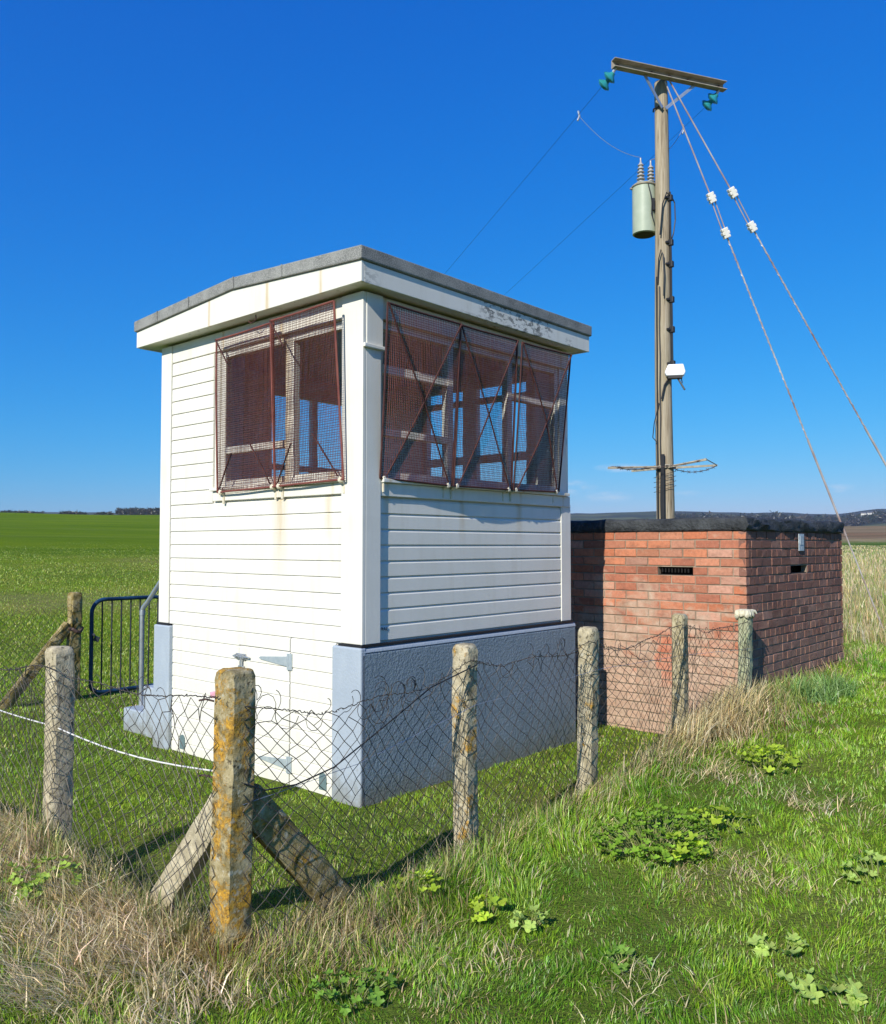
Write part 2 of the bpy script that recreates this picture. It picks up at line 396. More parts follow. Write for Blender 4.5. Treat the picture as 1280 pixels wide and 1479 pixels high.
def blade_mat():
    t = NT('grass_blades')
    at = t.n('VertexColor'); at.layer_name = 'Col'
    d = t.n('BsdfDiffuse'); t.l(at.outputs['Color'], d.inputs['Color'])
    tr = t.n('BsdfTranslucent'); t.l(t.mix(1.0, at.outputs['Color'], (1.15, 1.2, .7), 'MULTIPLY'), tr.inputs['Color'])
    mx = t.n('MixShader'); mx.inputs[0].default_value = .38; t.l(d.outputs[0], mx.inputs[1]); t.l(tr.outputs[0], mx.inputs[2])
    gl = t.n('BsdfGlossy'); gl.inputs['Roughness'].default_value = .42; gl.inputs[0].default_value = (1, 1, 1, 1)
    m2 = t.n('MixShader'); m2.inputs[0].default_value = .035; t.l(mx.outputs[0], m2.inputs[1]); t.l(gl.outputs[0], m2.inputs[2])
    t.l(m2.outputs[0], t.out.inputs['Surface']); return t.m
M['blade'] = blade_mat()

def soil():
    t = NT('turf_ground'); tc = t.n('TexCoord'); v = tc.outputs['Object']
    at = t.n('VertexColor'); at.layer_name = 'Col'
    n1 = t.noise(v, .5, 6, .7); n2 = t.noise(v, 9, 5, .7); n3 = t.noise(v, 60, 3, .7)
    c = t.mix(t.math('MULTIPLY', t.ramp(n2, [(.35, 0.0), (.7, 1.0)]), .55), at.outputs['Color'], t.mix(1.0, at.outputs['Color'], (.45, .42, .40), 'MULTIPLY'))
    c = t.mix(t.math('MULTIPLY', t.ramp(n1, [(.45, 0.0), (.7, 1.0)]), .30), c, t.mix(1.0, c, (1.5, 1.25, 1.1), 'MULTIPLY'))
    st = t.noise(t.coord((.03, .22, .1)), 1.0, 5, .6)
    c = t.mix(.8, c, t.mix(1.0, c, t.ramp(st, [(.36, (.70, .80, .75)), (.5, (1.0, 1.0, 1.0)), (.66, (1.25, 1.12, 1.1))]), 'MULTIPLY'))
    sx = t.n('SeparateXYZ'); t.l(v, sx.inputs[0])
    u = t.math('FRACT', t.math('DIVIDE', t.math('ADD', t.math('MULTIPLY', sx.outputs['X'], -.42), t.math('MULTIPLY', sx.outputs['Y'], .91)), 17.0))
    tl = t.math('MAXIMUM', t.math('LESS_THAN', t.math('ABSOLUTE', t.math('SUBTRACT', u, .50)), .014), t.math('LESS_THAN', t.math('ABSOLUTE', t.math('SUBTRACT', u, .61)), .014))
    tl = t.math('MULTIPLY', tl, t.math('MULTIPLY', t.math('GREATER_THAN', sx.outputs['Y'], 52.0), t.math('LESS_THAN', sx.outputs['X'], -12.0)))
    c = t.mix(t.math('MULTIPLY', tl, t.math('MULTIPLY', n1, .75)), c, (.24, .26, .09))
    return t.principled(c, .95, 0, t.bump(t.math('ADD', n2, n3), .9, .03), .05)
M['soil'] = soil()

# ================================================================== SETTING: ground, hills
GREEN = np.array([.060, .125, .018]); LIME = np.array([.115, .185, .030]); STRAW = np.array([.46, .37, .20]); DEAD = np.array([.30, .235, .13])
def field_color(x, y):
    """colour of the turf itself: mown plot, bank, rough meadow, young crop"""
    a, b = ab(x, y); r = np.hypot(x, y); az = np.degrees(np.arctan2(x, np.maximum(y, .01)))
    n = fbm(x, y, 1.3, 5); n2 = fbm(x, y, 7, 8)
    c = np.array([.13, .185, .030])[None]*np.ones((len(x), 1))
    strawy = np.clip((n-.45)*2.2, 0, 1)[:, None]*.5
    c = c*(1-strawy)+np.array([.22, .18, .09])*strawy
    # left: rough grass, pale strip, bare strip, then the young crop
    L = 1-sstep(-6, 6, az)
    def blend(c, w, col): w = np.clip(w, 0, 1)[:, None]; return c*(1-w)+np.array(col)*w
    jit = (n2-.5)*3
    w_far = sstep(11, 16, r)
    c = blend(c, w_far*L, [.155, .235, .014])
    c = blend(c, w_far*L*sstep(.45, .65, fbm(x, y, 2.2, 31))*.5, [.19, .215, .04])
    c = blend(c, L*(sstep(17, 19, r+jit)-sstep(21, 24, r+jit))*.75, [.28, .26, .09])
    c = blend(c, L*(sstep(28, 29.5, r+jit*.6)-sstep(35, 37, r+jit*.6))*sstep(-24, -17, az+jit*.4)*.55, [.22, .19, .075])
    c = blend(c, L*(sstep(24, 26, r)-sstep(27, 29, r))*.4, [.19, .21, .045])
    crop = L*sstep(36, 40, r+jit)
    c = blend(c, crop, [.130, .215, .004])
    rows = .5+.5*np.sin((x*.35+y*.94)*2*PI/5.5)
    c = blend(c, crop*rows*.18, [.17, .245, .010])
    c = blend(c, crop*sstep(.5, .75, fbm(x*.25, y, 9, 41))*.35, [.095, .175, .005])
    # right: straw coloured rough meadow with a green strip, then moor
    Rr = sstep(6, 12, az)
    c = blend(c, Rr*sstep(9, 15, r), [.34, .29, .15])
    c = blend(c, Rr*sstep(9, 15, r)*sstep(.42, .62, fbm(x, y, 3, 51))*.6, [.13, .15, .045])
    c = blend(c, Rr*(sstep(44, 50, r+jit)-sstep(66, 74, r+jit)), [.105, .175, .030])
    c = blend(c, Rr*sstep(72, 84, r+jit), [.27, .20, .12])
    c = blend(c, Rr*sstep(72, 84, r)*sstep(.45, .62, fbm(x*.4, y, 9, 55))*.6, [.19, .12, .07])
    return c

def polar_sheet(name, rings, azs, zf, colf, mat, kind='structure'):
    A, Q = np.meshgrid(np.radians(azs), rings); X = Q*np.sin(A); Y = Q*np.cos(A)
    x = X.ravel(); y = Y.ravel(); z = zf(x, y)
    nr, na = Q.shape
    i = np.arange(nr-1)[:, None]*na+np.arange(na-1)[None]; i = i.ravel()
    F = np.stack([i, i+1, i+na+1, i+na], 1)[:, ::-1]
    V = np.stack([x, y, z], 1)
    me = bpy.data.meshes.new(name)
    me.vertices.add(len(V)); me.vertices.foreach_set('co', V.astype(np.float32).ravel())
    me.loops.add(F.size); me.loops.foreach_set('vertex_index', F.astype(np.int32).ravel())
    me.polygons.add(len(F)); me.polygons.foreach_set('loop_start', (np.arange(len(F))*4).astype(np.int32))
    me.polygons.foreach_set('use_smooth', np.ones(len(F), bool))
    me.update(calc_edges=True)
    at = me.color_attributes.new('Col', 'FLOAT_COLOR', 'POINT')
    c = np.concatenate([colf(x, y), np.ones((len(x), 1))], 1); at.data.foreach_set('color', c.astype(np.float32).ravel())
    me.materials.append(mat)
    o = bpy.data.objects.new(name, me); link(o); o['kind'] = kind; return o

azs = np.unique(np.concatenate([np.arange(-180, -48, 6), np.arange(-48, 48, .45), np.arange(48, 181, 6)])).astype(float)
rings = np.concatenate([[.02], np.arange(.6, 2.2, .2), np.arange(2.2, 12, .055), np.geomspace(12, 430, 110), np.array([700, 1200, 2000, 3500])])
polar_sheet('ground', rings, azs, ground, field_color, M['soil'])

def hill_prof(az):
    n = fbm(az*1.0, az*0+3, 9, 61, 4); n3 = vnoise(az, az*0, 1.1, 66)
    el = np.interp(az, [-40, -27, -18, -8, 0, 8, 10, 14, 18, 22, 24.5, 27, 40], [41, 42, 44, 46, 44, 44.5, 45, 47, 44, 43, 40, 46, 42])/1236.0
    return el+(n-.5)*4.0/1236+(n3-.5)*1.2/1236
def hill_z(x, y):
    r = np.hypot(x, y); az = np.degrees(np.arctan2(x, y))
    t = np.clip((r-600)/(2600-600), 0, 1)
    zc = EYE+hill_prof(az)*2600
    return -16+(zc+16)*np.power(t, .85)+(fbm(x, y, 240, 71)-.5)*16*sstep(0, .3, t)*(1-sstep(.8, 1, t))-sstep(2600, 4200, r)*60
def hill_col(x, y):
    r = np.hypot(x, y); az = np.degrees(np.arctan2(x, y))
    n = fbm(x, y, 260, 81, 4); n2 = vnoise(x, y, 120, 83)
    c = np.ones((len(x), 1))*np.array([.060, .075, .030])
    def blend(c, w, col): w = np.clip(w, 0, 1)[:, None]; return c*(1-w)+np.array(col)*w
    c = blend(c, sstep(.42, .5, n), [.030, .038, .026])
    c = blend(c, sstep(.62, .66, n2)*.8, [.12, .13, .05])
    c = blend(c, sstep(.0, .22, -n2+.24)*.9, [.15, .125, .07])
    c = blend(c, sstep(2050, 2350, r+(n-.5)*900)*.9, [.030, .034, .036])
    return c
polar_sheet('hills', np.concatenate([np.geomspace(600, 2600, 70), [2900, 3400, 4200]]), np.arange(-46, 46.01, .3), hill_z, hill_col, M['soil'])

# ================================================================== FOLIAGE MESH TOOLS
def mesh_np(name, V, F4, F3, C, mat, parent=None, smooth=False):
    me = bpy.data.meshes.new(name); me.vertices.add(len(V)); me.vertices.foreach_set('co', V.astype(np.float32).ravel())
    n4 = 0 if F4 is None else len(F4); n3 = 0 if F3 is None else len(F3)
    idx = np.concatenate([F4.ravel() if n4 else np.zeros(0, int), F3.ravel() if n3 else np.zeros(0, int)]).astype(np.int32)
    me.loops.add(len(idx)); me.loops.foreach_set('vertex_index', idx)
    st = np.concatenate([np.arange(n4)*4, n4*4+np.arange(n3)*3]).astype(np.int32)
    me.polygons.add(n4+n3); me.polygons.foreach_set('loop_start', st)
    if smooth: me.polygons.foreach_set('use_smooth', np.ones(n4+n3, bool))
    me.update(calc_edges=True)
    at = me.color_attributes.new('Col', 'FLOAT_COLOR', 'POINT'); at.data.foreach_set('color', np.concatenate([C, np.ones((len(C), 1))], 1).astype(np.float32).ravel())
    me.materials.append(mat); o = bpy.data.objects.new(name, me); link(o, parent); return o

def blades(x, y, h, w, lean, col, ldir=None, sink=.01, z=None):
    """bent two-piece blades: arrays in, (V, F4, F3, C) out"""
    n = len(x); z = ground(x, y)-sink if z is None else z
    yaw = RNG.uniform(0, 2*PI, n); ld = RNG.uniform(0, 2*PI, n) if ldir is None else ldir
    wx = np.cos(yaw)*w/2; wy = np.sin(yaw)*w/2
    lx = np.cos(ld)*lean*h; ly = np.sin(ld)*lean*h
    hz = h*np.sqrt(np.clip(1-np.minimum(lean, .97)**2, .04, 1))
    V = np.empty((n, 5, 3))
    V[:, 0] = np.stack([x-wx, y-wy, z], 1); V[:, 1] = np.stack([x+wx, y+wy, z], 1)
    V[:, 2] = np.stack([x+wx*.8+lx*.38, y+wy*.8+ly*.38, z+hz*.62], 1); V[:, 3] = np.stack([x-wx*.8+lx*.38, y-wy*.8+ly*.38, z+hz*.62], 1)
    V[:, 4] = np.stack([x+lx, y+ly, z+hz], 1)
    b = np.arange(n)*5
    return V.reshape(-1, 3), np.stack([b, b+1, b+2, b+3], 1), np.stack([b+3, b+2, b+4], 1), np.repeat(col, 5, 0)

def wedge(n, r0, r1, a0, a1, p=1.0):
    """n points in the wedge; density per area falls as r**-p"""
    u = RNG.uniform(0, 1, n); q = 2-p
    r = (r0**q+u*(r1**q-r0**q))**(1/q) if abs(q) > 1e-6 else r0*(r1/r0)**u
    a = np.radians(RNG.uniform(a0, a1, n)); return r*np.sin(a), r*np.cos(a)
def in_hut(x, y):
    dx = x-HUT0[0]; dy = y-HUT0[1]; u = dx*E1[0]+dy*E1[1]; v = dx*E2[0]+dy*E2[1]
    k1 = (u > -.04) & (u < 2.36) & (v > -.05) & (v < 2.4)
    dx = x-BRK0[0]; dy = y-BRK0[1]; u = dx*E1[0]+dy*E1[1]; v = dx*E2[0]+dy*E2[1]
    return k1 | ((u > -.02) & (u < 2.45) & (v > -.02) & (v < 3.2))
def hue(n, base, dv=.25, dh=.12):
    k = np.exp(RNG.normal(0, dv, n))[:, None]; c = np.asarray(base)*k
    c[:, 0] *= np.exp(RNG.normal(0, dh, n)); c[:, 2] *= np.exp(RNG.normal(0, dh*1.5, n)); return c

class Grass:
    def __init__(s): s.V = []; s.A = []; s.B = []; s.C = []; s.n = 0
    def add(s, V, F4, F3, C): s.V.append(V); s.A.append(F4+s.n); s.B.append(F3+s.n); s.C.append(C); s.n += len(V)
    def build(s, name):
        o = mesh_np(name, np.concatenate(s.V), np.concatenate(s.A), np.concatenate(s.B), np.concatenate(s.C), M['blade']); o['kind'] = 'stuff'; return o

# ---- where the sward is mown, tufted, dead ----
def deadness(x, y):
    """0..1 share of dead straw at a spot"""
    a, b = ab(x, y)
    d = .07+.9*np.clip(fbm(x, y, .55, 101)-.54, 0, 1)*1.5
    inside = np.minimum(a, b) > .12
    d = np.where(inside, .03+.7*np.clip(fbm(x, y, .8, 103)-.52, 0, 1)+.30*sstep(2.6, 4.2, a)*(1-sstep(.3, 1.2, b)), d)
    strip = np.exp(-(b/.26)**2)*(a > -.2); d = d+.34*strip*(.4+fbm(x, y, .4, 107))
    end = np.exp(-((a-4.0)/.8)**2-((b+.12)/.30)**2); d = d+.55*end
    mound = np.exp(-((b-1.15)/.80)**2-((a+.28)/.34)**2); d = d+.70*mound
    foot = np.exp(-((a+.25)/.45)**2-((b-.25)/.55)**2)+.8*np.exp(-((a-.45)/.4)**2-((b+.30)/.22)**2); d = d+.40*foot
    return np.clip(d, 0, 1)

# ================================================================== HUT
W_U, W_V = 2.30, 2.33
hut = empty('lookout_hut', (*HUT0, 0), YAW, 'white boarded lookout hut with rusty mesh window guards on a blue grey plinth', 'hut')

core = MB()
T = .10; ZT = 3.20; ZS = 2.00; ZH = 3.05
# E1 side (v = 0): lower wall, piers, head
core.box((0, 0, -.1), (W_U, T, ZS)); core.box((0, 0, ZH), (W_U, T, ZT))
core.box((0, 0, ZS), (.14, T, ZH)); core.box((2.20, 0, ZS), (W_U, T, ZH))
# sunlit side (u = 0)
core.box((0, T, -.1), (T, W_V-T, ZS)); core.box((0, T, ZH), (T, W_V-T, ZT)); core.box((0, 1.56, ZS), (T, W_V-T, ZH)); core.box((0, T, ZS), (T, .13, ZH))
# far sides
core.box((W_U-T, T, .02), (W_U, W_V-T, ZS)); core.box((W_U-T, T, ZH), (W_U, W_V-T, ZT)); core.box((W_U-T, T, ZS), (W_U, .30, ZH)); core.box((W_U-T, 1.55, ZS), (W_U, W_V-T, ZH))
core.box((0, W_V-T, .02), (W_U, W_V, ZS)); core.box((0, W_V-T, ZH-.05), (W_U, W_V, ZT)); core.box((0, W_V-T, ZS), (.95, W_V, ZH-.05)); core.box((2.12, W_V-T, ZS), (W_U, W_V, ZH-.05))
core.build('wall', M['white'], hut)
fl = MB(); fl.box((T, T, .9), (W_U-T, W_V-T, .95)); fl.build('floor', M['wooddark'], hut)
ce = MB(); ce.box((T, T, 3.12), (W_U-T, W_V-T, 3.15)); ce.build('ceiling', M['lining'], hut)
dk = MB(); dk.box((.7, 2.0, 1.72), (2.15, 2.22, 1.76)); dk.box((1.85, .4, 1.72), (2.19, 2.0, 1.76)); dk.box((1.9, .9, 1.76), (2.15, 1.3, 2.12)); dk.box((1.1, 2.02, 1.76), (1.5, 2.2, 2.05))
dk.build('desk', M['wooddark'], hut)

def siding(mb, p0, along, up, out, z0, z1, pitch=.1, dep=.012, cham=.016):
    """shiplap boards as one stepped skin from z0 to z1 (p0 at z = 0)"""
    p0 = Vector(p0); along = Vector(along); up = Vector(up); out = Vector(out)
    n = int(round((z1-z0)/pitch)); pitch = (z1-z0)/n
    prof = []
    for k in range(n):
        z = z0+k*pitch
        prof += [(z+.0008, .002), (z+.001, dep), (z+pitch-cham, dep), (z+pitch-.002, .002)]
    vs = []
    for z, o in prof: vs += [p0+up*z+out*o, p0+along+up*z+out*o]
    fs = [(2*i, 2*i+1, 2*i+3, 2*i+2) for i in range(len(prof)-1)]
    for k in range(n):
        i = 8*k; fs += [(i, i+2, i+4, i+6), (i+1, i+7, i+5, i+3)]
    mb.add(vs, fs)
cl = MB()
siding(cl, (.13, -.002, 0), (2.05, 0, 0), (0,0,1), (0,-1,0), .995, 1.905, .1, .016, .020)      # grey-plinth side
siding(cl, (-.002, .16, 0), (0, 2.04, 0), (0,0,1), (-1,0,0), .98, 1.915, .1, .014, .014)       # sunlit side, below sill
siding(cl, (-.002, 1.62, 0), (0, .58, 0), (0,0,1), (-1,0,0), 1.915, 3.05, .1, .014, .014)      # beside the window
siding(cl, (-.002, .222, 0), (0, .453, 0), (0,0,1), (-1,0,0), -.02, .98, .1, .014, .014)
siding(cl, (-.002, 1.265, 0), (0, .885, 0), (0,0,1), (-1,0,0), -.02, .98, .1, .014, .014)
siding(cl, (-.002, .685, 0), (0, .58, 0), (0,0,1), (-1,0,0), .885, .98, .095, .014, .014)
siding(cl, (W_U+.002, .1, 0), (0, 2.1, 0), (0,0,1), (1,0,0), .98, 1.95, .1, .012, .016)
siding(cl, (.1, W_V+.002, 0), (2.1, 0, 0), (0,0,1), (0,1,0), .98, 1.95, .1, .012, .016)
cl.build('cladding', M['white'], hut)

hd = MB(); siding(hd, (-.002, .688, 0), (0, .574, 0), (0,0,1), (-1,0,0), -.02, .88, .1, .014, .014)
hatch = hd.build('hatch_door', M['white'], hut)
for zc in (.815, .13):
    h = MB(); h.box((-.017, .655, zc-.055), (-.009, .692, zc+.055)); h.lathe([(.007, -.055), (.007, .055)], (-.018, .695, zc), (0,0,1), 8)
    h.add([(-.016, .70, zc-.034), (-.016, .70, zc+.034), (-.016, 1.0, zc+.010), (-.016, 1.02, zc), (-.016, 1.0, zc-.010),
           (-.010, .70, zc-.034), (-.010, .70, zc+.034), (-.010, 1.0, zc+.010), (-.010, 1.02, zc), (-.010, 1.0, zc-.010)],
          [(0,1,2,3,4), (9,8,7,6,5), (0,5,6,1), (1,6,7,2), (2,7,8,3), (3,8,9,4), (4,9,5,0)])
    h.build('hinge', M['hingesteel'], hatch, bevel=.001).location.x = -.008
lt = MB(); lt.box((-.018, 1.175, .785), (-.010, 1.29, .825)); lt.tube([(-.026, 1.12, .805), (-.026, 1.31, .805)], .0075, 8)
for yy in (1.19, 1.235, 1.275): lt.box((-.036, yy-.007, .79), (-.012, yy+.007, .82))
lt.box((-.034, 1.205, .735), (-.020, 1.222, .80)); lt.box((-.03, 1.19, .71), (-.016, 1.245, .742))
lt.build('latch', M['galv'], hatch, bevel=.002).location.x = -.008
for vv in (.335, 1.99):
    a = MB(); pr = [(-.035, 0)]+[(.035*math.cos(t), .075+.035*math.sin(t)) for t in np.linspace(PI, 0, 9)]+[(.035, 0)]
    a.extrude(pr, (-.0215, vv, .03), (0,1,0), (0,0,1), (.004, 0, 0)); a.build('air_hole_plate', M['vent'], hut)  # flat arch plates; the shade inside the holes is put into their colour

# plinth
ZP = .965; PO = .05
pl = MB(); pl.box((-PO+.004, -PO, -.25), (W_U+PO, -.001, ZP-.035)); pl.box((W_U+.001, -.0005, -.25), (W_U+PO, W_V+PO, ZP)); pl.box((-.001, W_V+.001, -.25), (W_U+.0005, W_V+PO, ZP))
pl.build('plinth', M['plinth'], hut, bevel=.012, seg=3)
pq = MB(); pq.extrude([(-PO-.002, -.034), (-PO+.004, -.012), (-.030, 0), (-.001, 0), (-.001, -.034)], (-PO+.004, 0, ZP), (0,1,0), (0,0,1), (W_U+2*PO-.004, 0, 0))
pq.build('plinth_ledge', M['plinthpale'], hut, bevel=.005)
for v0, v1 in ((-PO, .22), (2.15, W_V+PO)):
    pq = MB(); pq.box((-PO, v0, -.25), (-.0012, v1, ZP)); pq.build('plinth_return', M['plinthpale'], hut, bevel=.012, seg=3)
for p_, q_ in (((-.040, -.046, ZP+.001), (W_U+.03, -.002, ZP+.014)), ((-.040, -.0015, ZP+.001), (-.002, .17, ZP+.014)), ((-.036, 2.18, ZP+.001), (-.002, W_V+.03, ZP+.014))):
    dp = MB(); dp.box(p_, q_); dp.build('damp_course', M['dpc'], hut)

# corner boards, frieze, aprons
def board(name, a, b, mat='trim', bev=.004):
    m = MB(); m.box(a, b); return m.build(name, M[mat], hut, bevel=bev)
ZB = ZP+.017
board('corner_board', (-.030, -.038, ZB), (-.002, .160, 3.19)); board('corner_board', (-.0015, -.038, ZB), (.130, -.002, 2.86))
board('corner_board', (-.0015, -.043, 2.863), (.142, -.002, 3.19)); board('corner_board', (-.033, -.060, 2.835), (.146, -.0385, 2.862), bev=.006)
board('corner_board', (2.185, -.024, ZB), (W_U+.022, -.002, 1.93)); board('corner_board', (W_U-.0005, -.0015, ZB), (W_U+.022, .1, 3.19))
board('corner_board', (-.024, 2.205, ZB), (-.002, W_V+.024, 3.19)); board('corner_board', (-.0015, W_V+.0015, ZB), (.1, W_V+.024, 3.19)); board('corner_board', (2.2, W_V+.0015, ZB), (W_U+.022, W_V+.024, 3.19))
board('frieze', (.143, -.018, 3.052), (W_U+.02, -.002, 3.192)); board('frieze', (-.016, .161, 3.052), (-.002, 2.204, 3.192))
board('apron', (.131, -.034, 1.91), (2.30, -.002, 1.995)); board('apron', (-.030, .162, 1.925), (-.002, 1.60, 1.998))
board('sill', (.135, -.060, 1.997), (2.26, -.002, 2.022)); board('sill', (-.055, .163, 2.0), (-.002, 1.61, 2.024))

# windows: frame mesh with a pane below it
def window(u0, u1, z0, z1, mull, trans, side, fw=.05):
    """side: ('v', v0) runs along u; ('u', u0) runs along v"""
    ax, d0 = side
    def bx(m, a0, a1, b0, b1, e0, e1):
        if ax == 'v': m.box((a0, e0, b0), (a1, e1, b1))
        else: m.box((e0, a0, b0), (e1, a1, b1))
    f = MB(); e0, e1 = d0
    bx(f, u0, u0+fw, z0, z1, e0, e1); bx(f, u1-fw, u1, z0, z1, e0, e1)
    bx(f, u0+fw, u1-fw, z0, z0+fw, e0+.001, e1-.001); bx(f, u0+fw, u1-fw, z1-fw, z1, e0+.001, e1-.001)
    for c, w in mull: bx(f, c-w/2, c+w/2, z0+fw, z1-fw, e0+.002, e1-.002)
    for a, b, z, w in trans: bx(f, a, b, z-w/2, z+w/2, e0+.003, e1-.003)
    fr = f.build('window', M['white'], hut, bevel=.004)
    g = MB(); m_ = (e0+e1)/2; bx(g, u0+.02, u1-.02, z0+.02, z1-.02, m_-.002, m_+.002)
    g.build('pane', M['glass'], fr)
window(.142, 2.198, 2.024, 3.048, [(.86, .06), (1.55, .06)], [(.192, .83, 2.74, .06), (.192, .83, 2.33, .05), (1.58, 2.148, 2.74, .05)], ('v', (.012, .072)))
window(.132, 1.558, 2.026, 3.048, [(.745, .09)], [(.79, 1.508, 2.30, .05)], ('u', (.012, .072)))
window(.302, 1.548, 2.002, 3.048, [(.98, .16)], [(.35, 1.50, 2.36, .07), (.35, 1.50, 2.88, .05)], ('u', (W_U-.08, W_U-.02)))
window(.952, 2.118, 2.002, 2.998, [(1.5, .06)], [(1.0, 2.07, 2.30, .05)], ('v', (W_V-.08, W_V-.02)))

# rusty mesh guards
def guard(s0t, s1t, s0b, s1b, z1a, z1b, z0a, z0b, ot, ob, side, braces, om=0.0):
    """one mesh panel: bilinear sheet hung ot off the wall at its top and ob at its bottom"""
    def Pt(i, j):
        s = (s0b*(1-i)+s1b*i)*(1-j)+(s0t*(1-i)+s1t*i)*j
        z = (z0a*(1-i)+z0b*i)*(1-j)+(z1a*(1-i)+z1b*i)*j
        o = (ob[0]*(1-i)+ob[1]*i)*(1-j)+ot*j+om*math.sin(PI*i)*math.sin(PI*j)+.006*math.sin(5*i+3*j)
        return Vector((s, -o, z)) if side == 'v' else Vector((-o, s, z))
    def bar(mb, a, b, r, n=6, st=6):
        mb.tube([Pt(a[0]+(b[0]-a[0])*t/st, a[1]+(b[1]-a[1])*t/st) for t in range(st+1)], r, n)
    outv = Vector((0, -1, 0)) if side == 'v' else Vector((-1, 0, 0))
    root_ = MB()
    for a, b in (((0,0),(1,0)), ((1,0),(1,1)), ((1,1),(0,1)), ((0,1),(0,0))): bar(root_, a, b, .0072)
    fr = root_.build('window_guard', M['rustdark'] if side == 'v' else M['rust'], hut)  # frames on the E1 side take a darker rust, shade put into the colour
    me = MB(); w = abs((s1b-s0b)+(s1t-s0t))/2; hh = ((z1a-z0a)+(z1b-z0b))/2
    nw = int(w/.0150); nh = int(hh/.0150)
    rr = .0018 if side == 'v' else .0020
    for k in range(1, nw):
        i = k/nw; me.tube([Pt(i+.002*math.sin(k*1.7), t/5) for t in range(6)], rr, 3, False)
    for k in range(1, nh):
        j = k/nh; me.tube([Pt(t/5, j+.0015*math.sin(k*2.1)) for t in range(6)], rr, 3, False)
    me.build('mesh', M['rust'], fr)
    if braces:
        for a, b in braces:
            br = MB(); br.tube([Pt(a[0]+(b[0]-a[0])*t/6, a[1]+(b[1]-a[1])*t/6)+outv*.010 for t in range(7)], .0060, 5); br.build('brace', M['rustdark'], fr)
    for i in (.05, .95):
        kb = MB(); p = Pt(i, 0); obm = ob[0]*(1-i)+ob[1]*i; kb.lathe([(.004, -.022), (.018, -.018), (.020, -.004), (.012, .004)], p+outv*.004, outv, 10)
        kb.beam(p-outv*.005, p-outv*(obm-.03)+Vector((0,0,-.03)), .018, .012)
        kb.beam(p-outv*(obm-.034)+Vector((0,0,-.015)), p-outv*(obm-.034)+Vector((0,0,-.085)), .020, .010)
        kb.build('bracket', M['knob'], fr)
X = [((.0, 1), (.93, .02)), ((1, 1), (.07, .02))]
guard(.090, .790, .118, .760, 3.120, 3.118, 2.022, 2.005, .135, (.042, .090), 'v', X, .02)
guard(.800, 1.445, .772, 1.430, 3.118, 3.122, 2.005, 2.01, .130, (.092, .095), 'v', X, .015)
guard(1.500, 2.150, 1.450, 2.085, 3.118, 3.130, 2.01, 2.025, .140, (.092, .074), 'v', X, .04)
V_ = [((.06, .02), (.30, .24)), ((.94, .02), (.62, .28)), ((0, 1), (.22, .82))]
guard(1.475, .785, 1.480, .800, 3.110, 3.120, 1.985, 1.998, .090, (.066, .070), 'u', V_, .01)
guard(.770, .115, .785, .100, 3.120, 3.130, 1.998, 2.012, .130, (.070, .070), 'u', V_, .01)

# roof
OV = .14; U0, U1, V0, V1 = -OV, 2.44, -OV, 2.545; VM = (V0+V1)/2
roof = MB()
zf = lambda v, e, r: e+(r-e)*(1-abs(v-VM)/(VM-V0))
FT0, FT1 = 3.335, 3.415
prof = [(V0+.004, FT0+.001), (VM, FT1+.001), (V1-.004, FT0+.001), (V1+.016, FT0+.003), (V1+.018, FT0+.087), (VM, FT1+.088), (V0-.018, FT0+.087), (V0-.016, FT0+.003)]
roof.extrude(prof, (U0-.018, 0, 0), (0,1,0), (0,0,1), (U1-U0+.036, 0, 0))
rf = roof.build('roof', M['felt'], hut, bevel=.008)
fa = MB()
fg = MB(); fg.extrude([(V0, 3.205), (V1, 3.205), (V1, FT0), (VM, FT1), (V0, FT0)], (U0, 0, 0), (0,1,0), (0,0,1), (.024, 0, 0)); fg.build('fascia', M['trim'], rf, bevel=.003)
fa.extrude([(V0, 3.205), (V1, 3.205), (V1, FT0), (VM, FT1), (V0, FT0)], (U1-.024, 0, 0), (0,1,0), (0,0,1), (.024, 0, 0))
fa.box((U0+.0245, V0, 3.203), (U1-.0245, V0+.024, FT0-.002)); fa.box((U0+.0245, V1-.024, 3.203), (U1-.0245, V1, FT0-.002))
fa.build('fascia', M['fascia'], rf, bevel=.003)
so = MB(); so.box((U0+.025, V0+.025, 3.212), (U1-.025, V1-.025, 3.226)); so.build('soffit', M['soffit'], rf)
for v in (VM-.03, .62, 1.75, 2.2):
    se = MB(); z = zf(v, FT0, FT1); se.box((U0-.0235, v-.008, z+.006), (U0-.018, v+.001, z+.088)); se.build('felt_seam', M['felt'], rf)
hk = MB(); hk.tube([(-.10, .98, 3.205), (-.10, .98, 3.17), (-.10, 1.03, 3.155), (-.10, 1.07, 3.175)], .004, 6); hk.build('hook', M['rustdark'], rf)

# pencil scribble on the boards
sb = MB()
def strokes(pts): sb.tube([(.150+p[0]*.001, -.0225, 1.058+p[1]*.001) for p in pts], .0016, 4)
for st in ([(0,0),(4,22),(10,4),(15,20),(18,0)], [(24,0),(30,20),(36,0),(28,8)], [(42,-3),(44,18),(54,16),(52,8),(44,7),(60,-6)]): strokes(st)
sb.build('scribble', M['scribble'], hut)

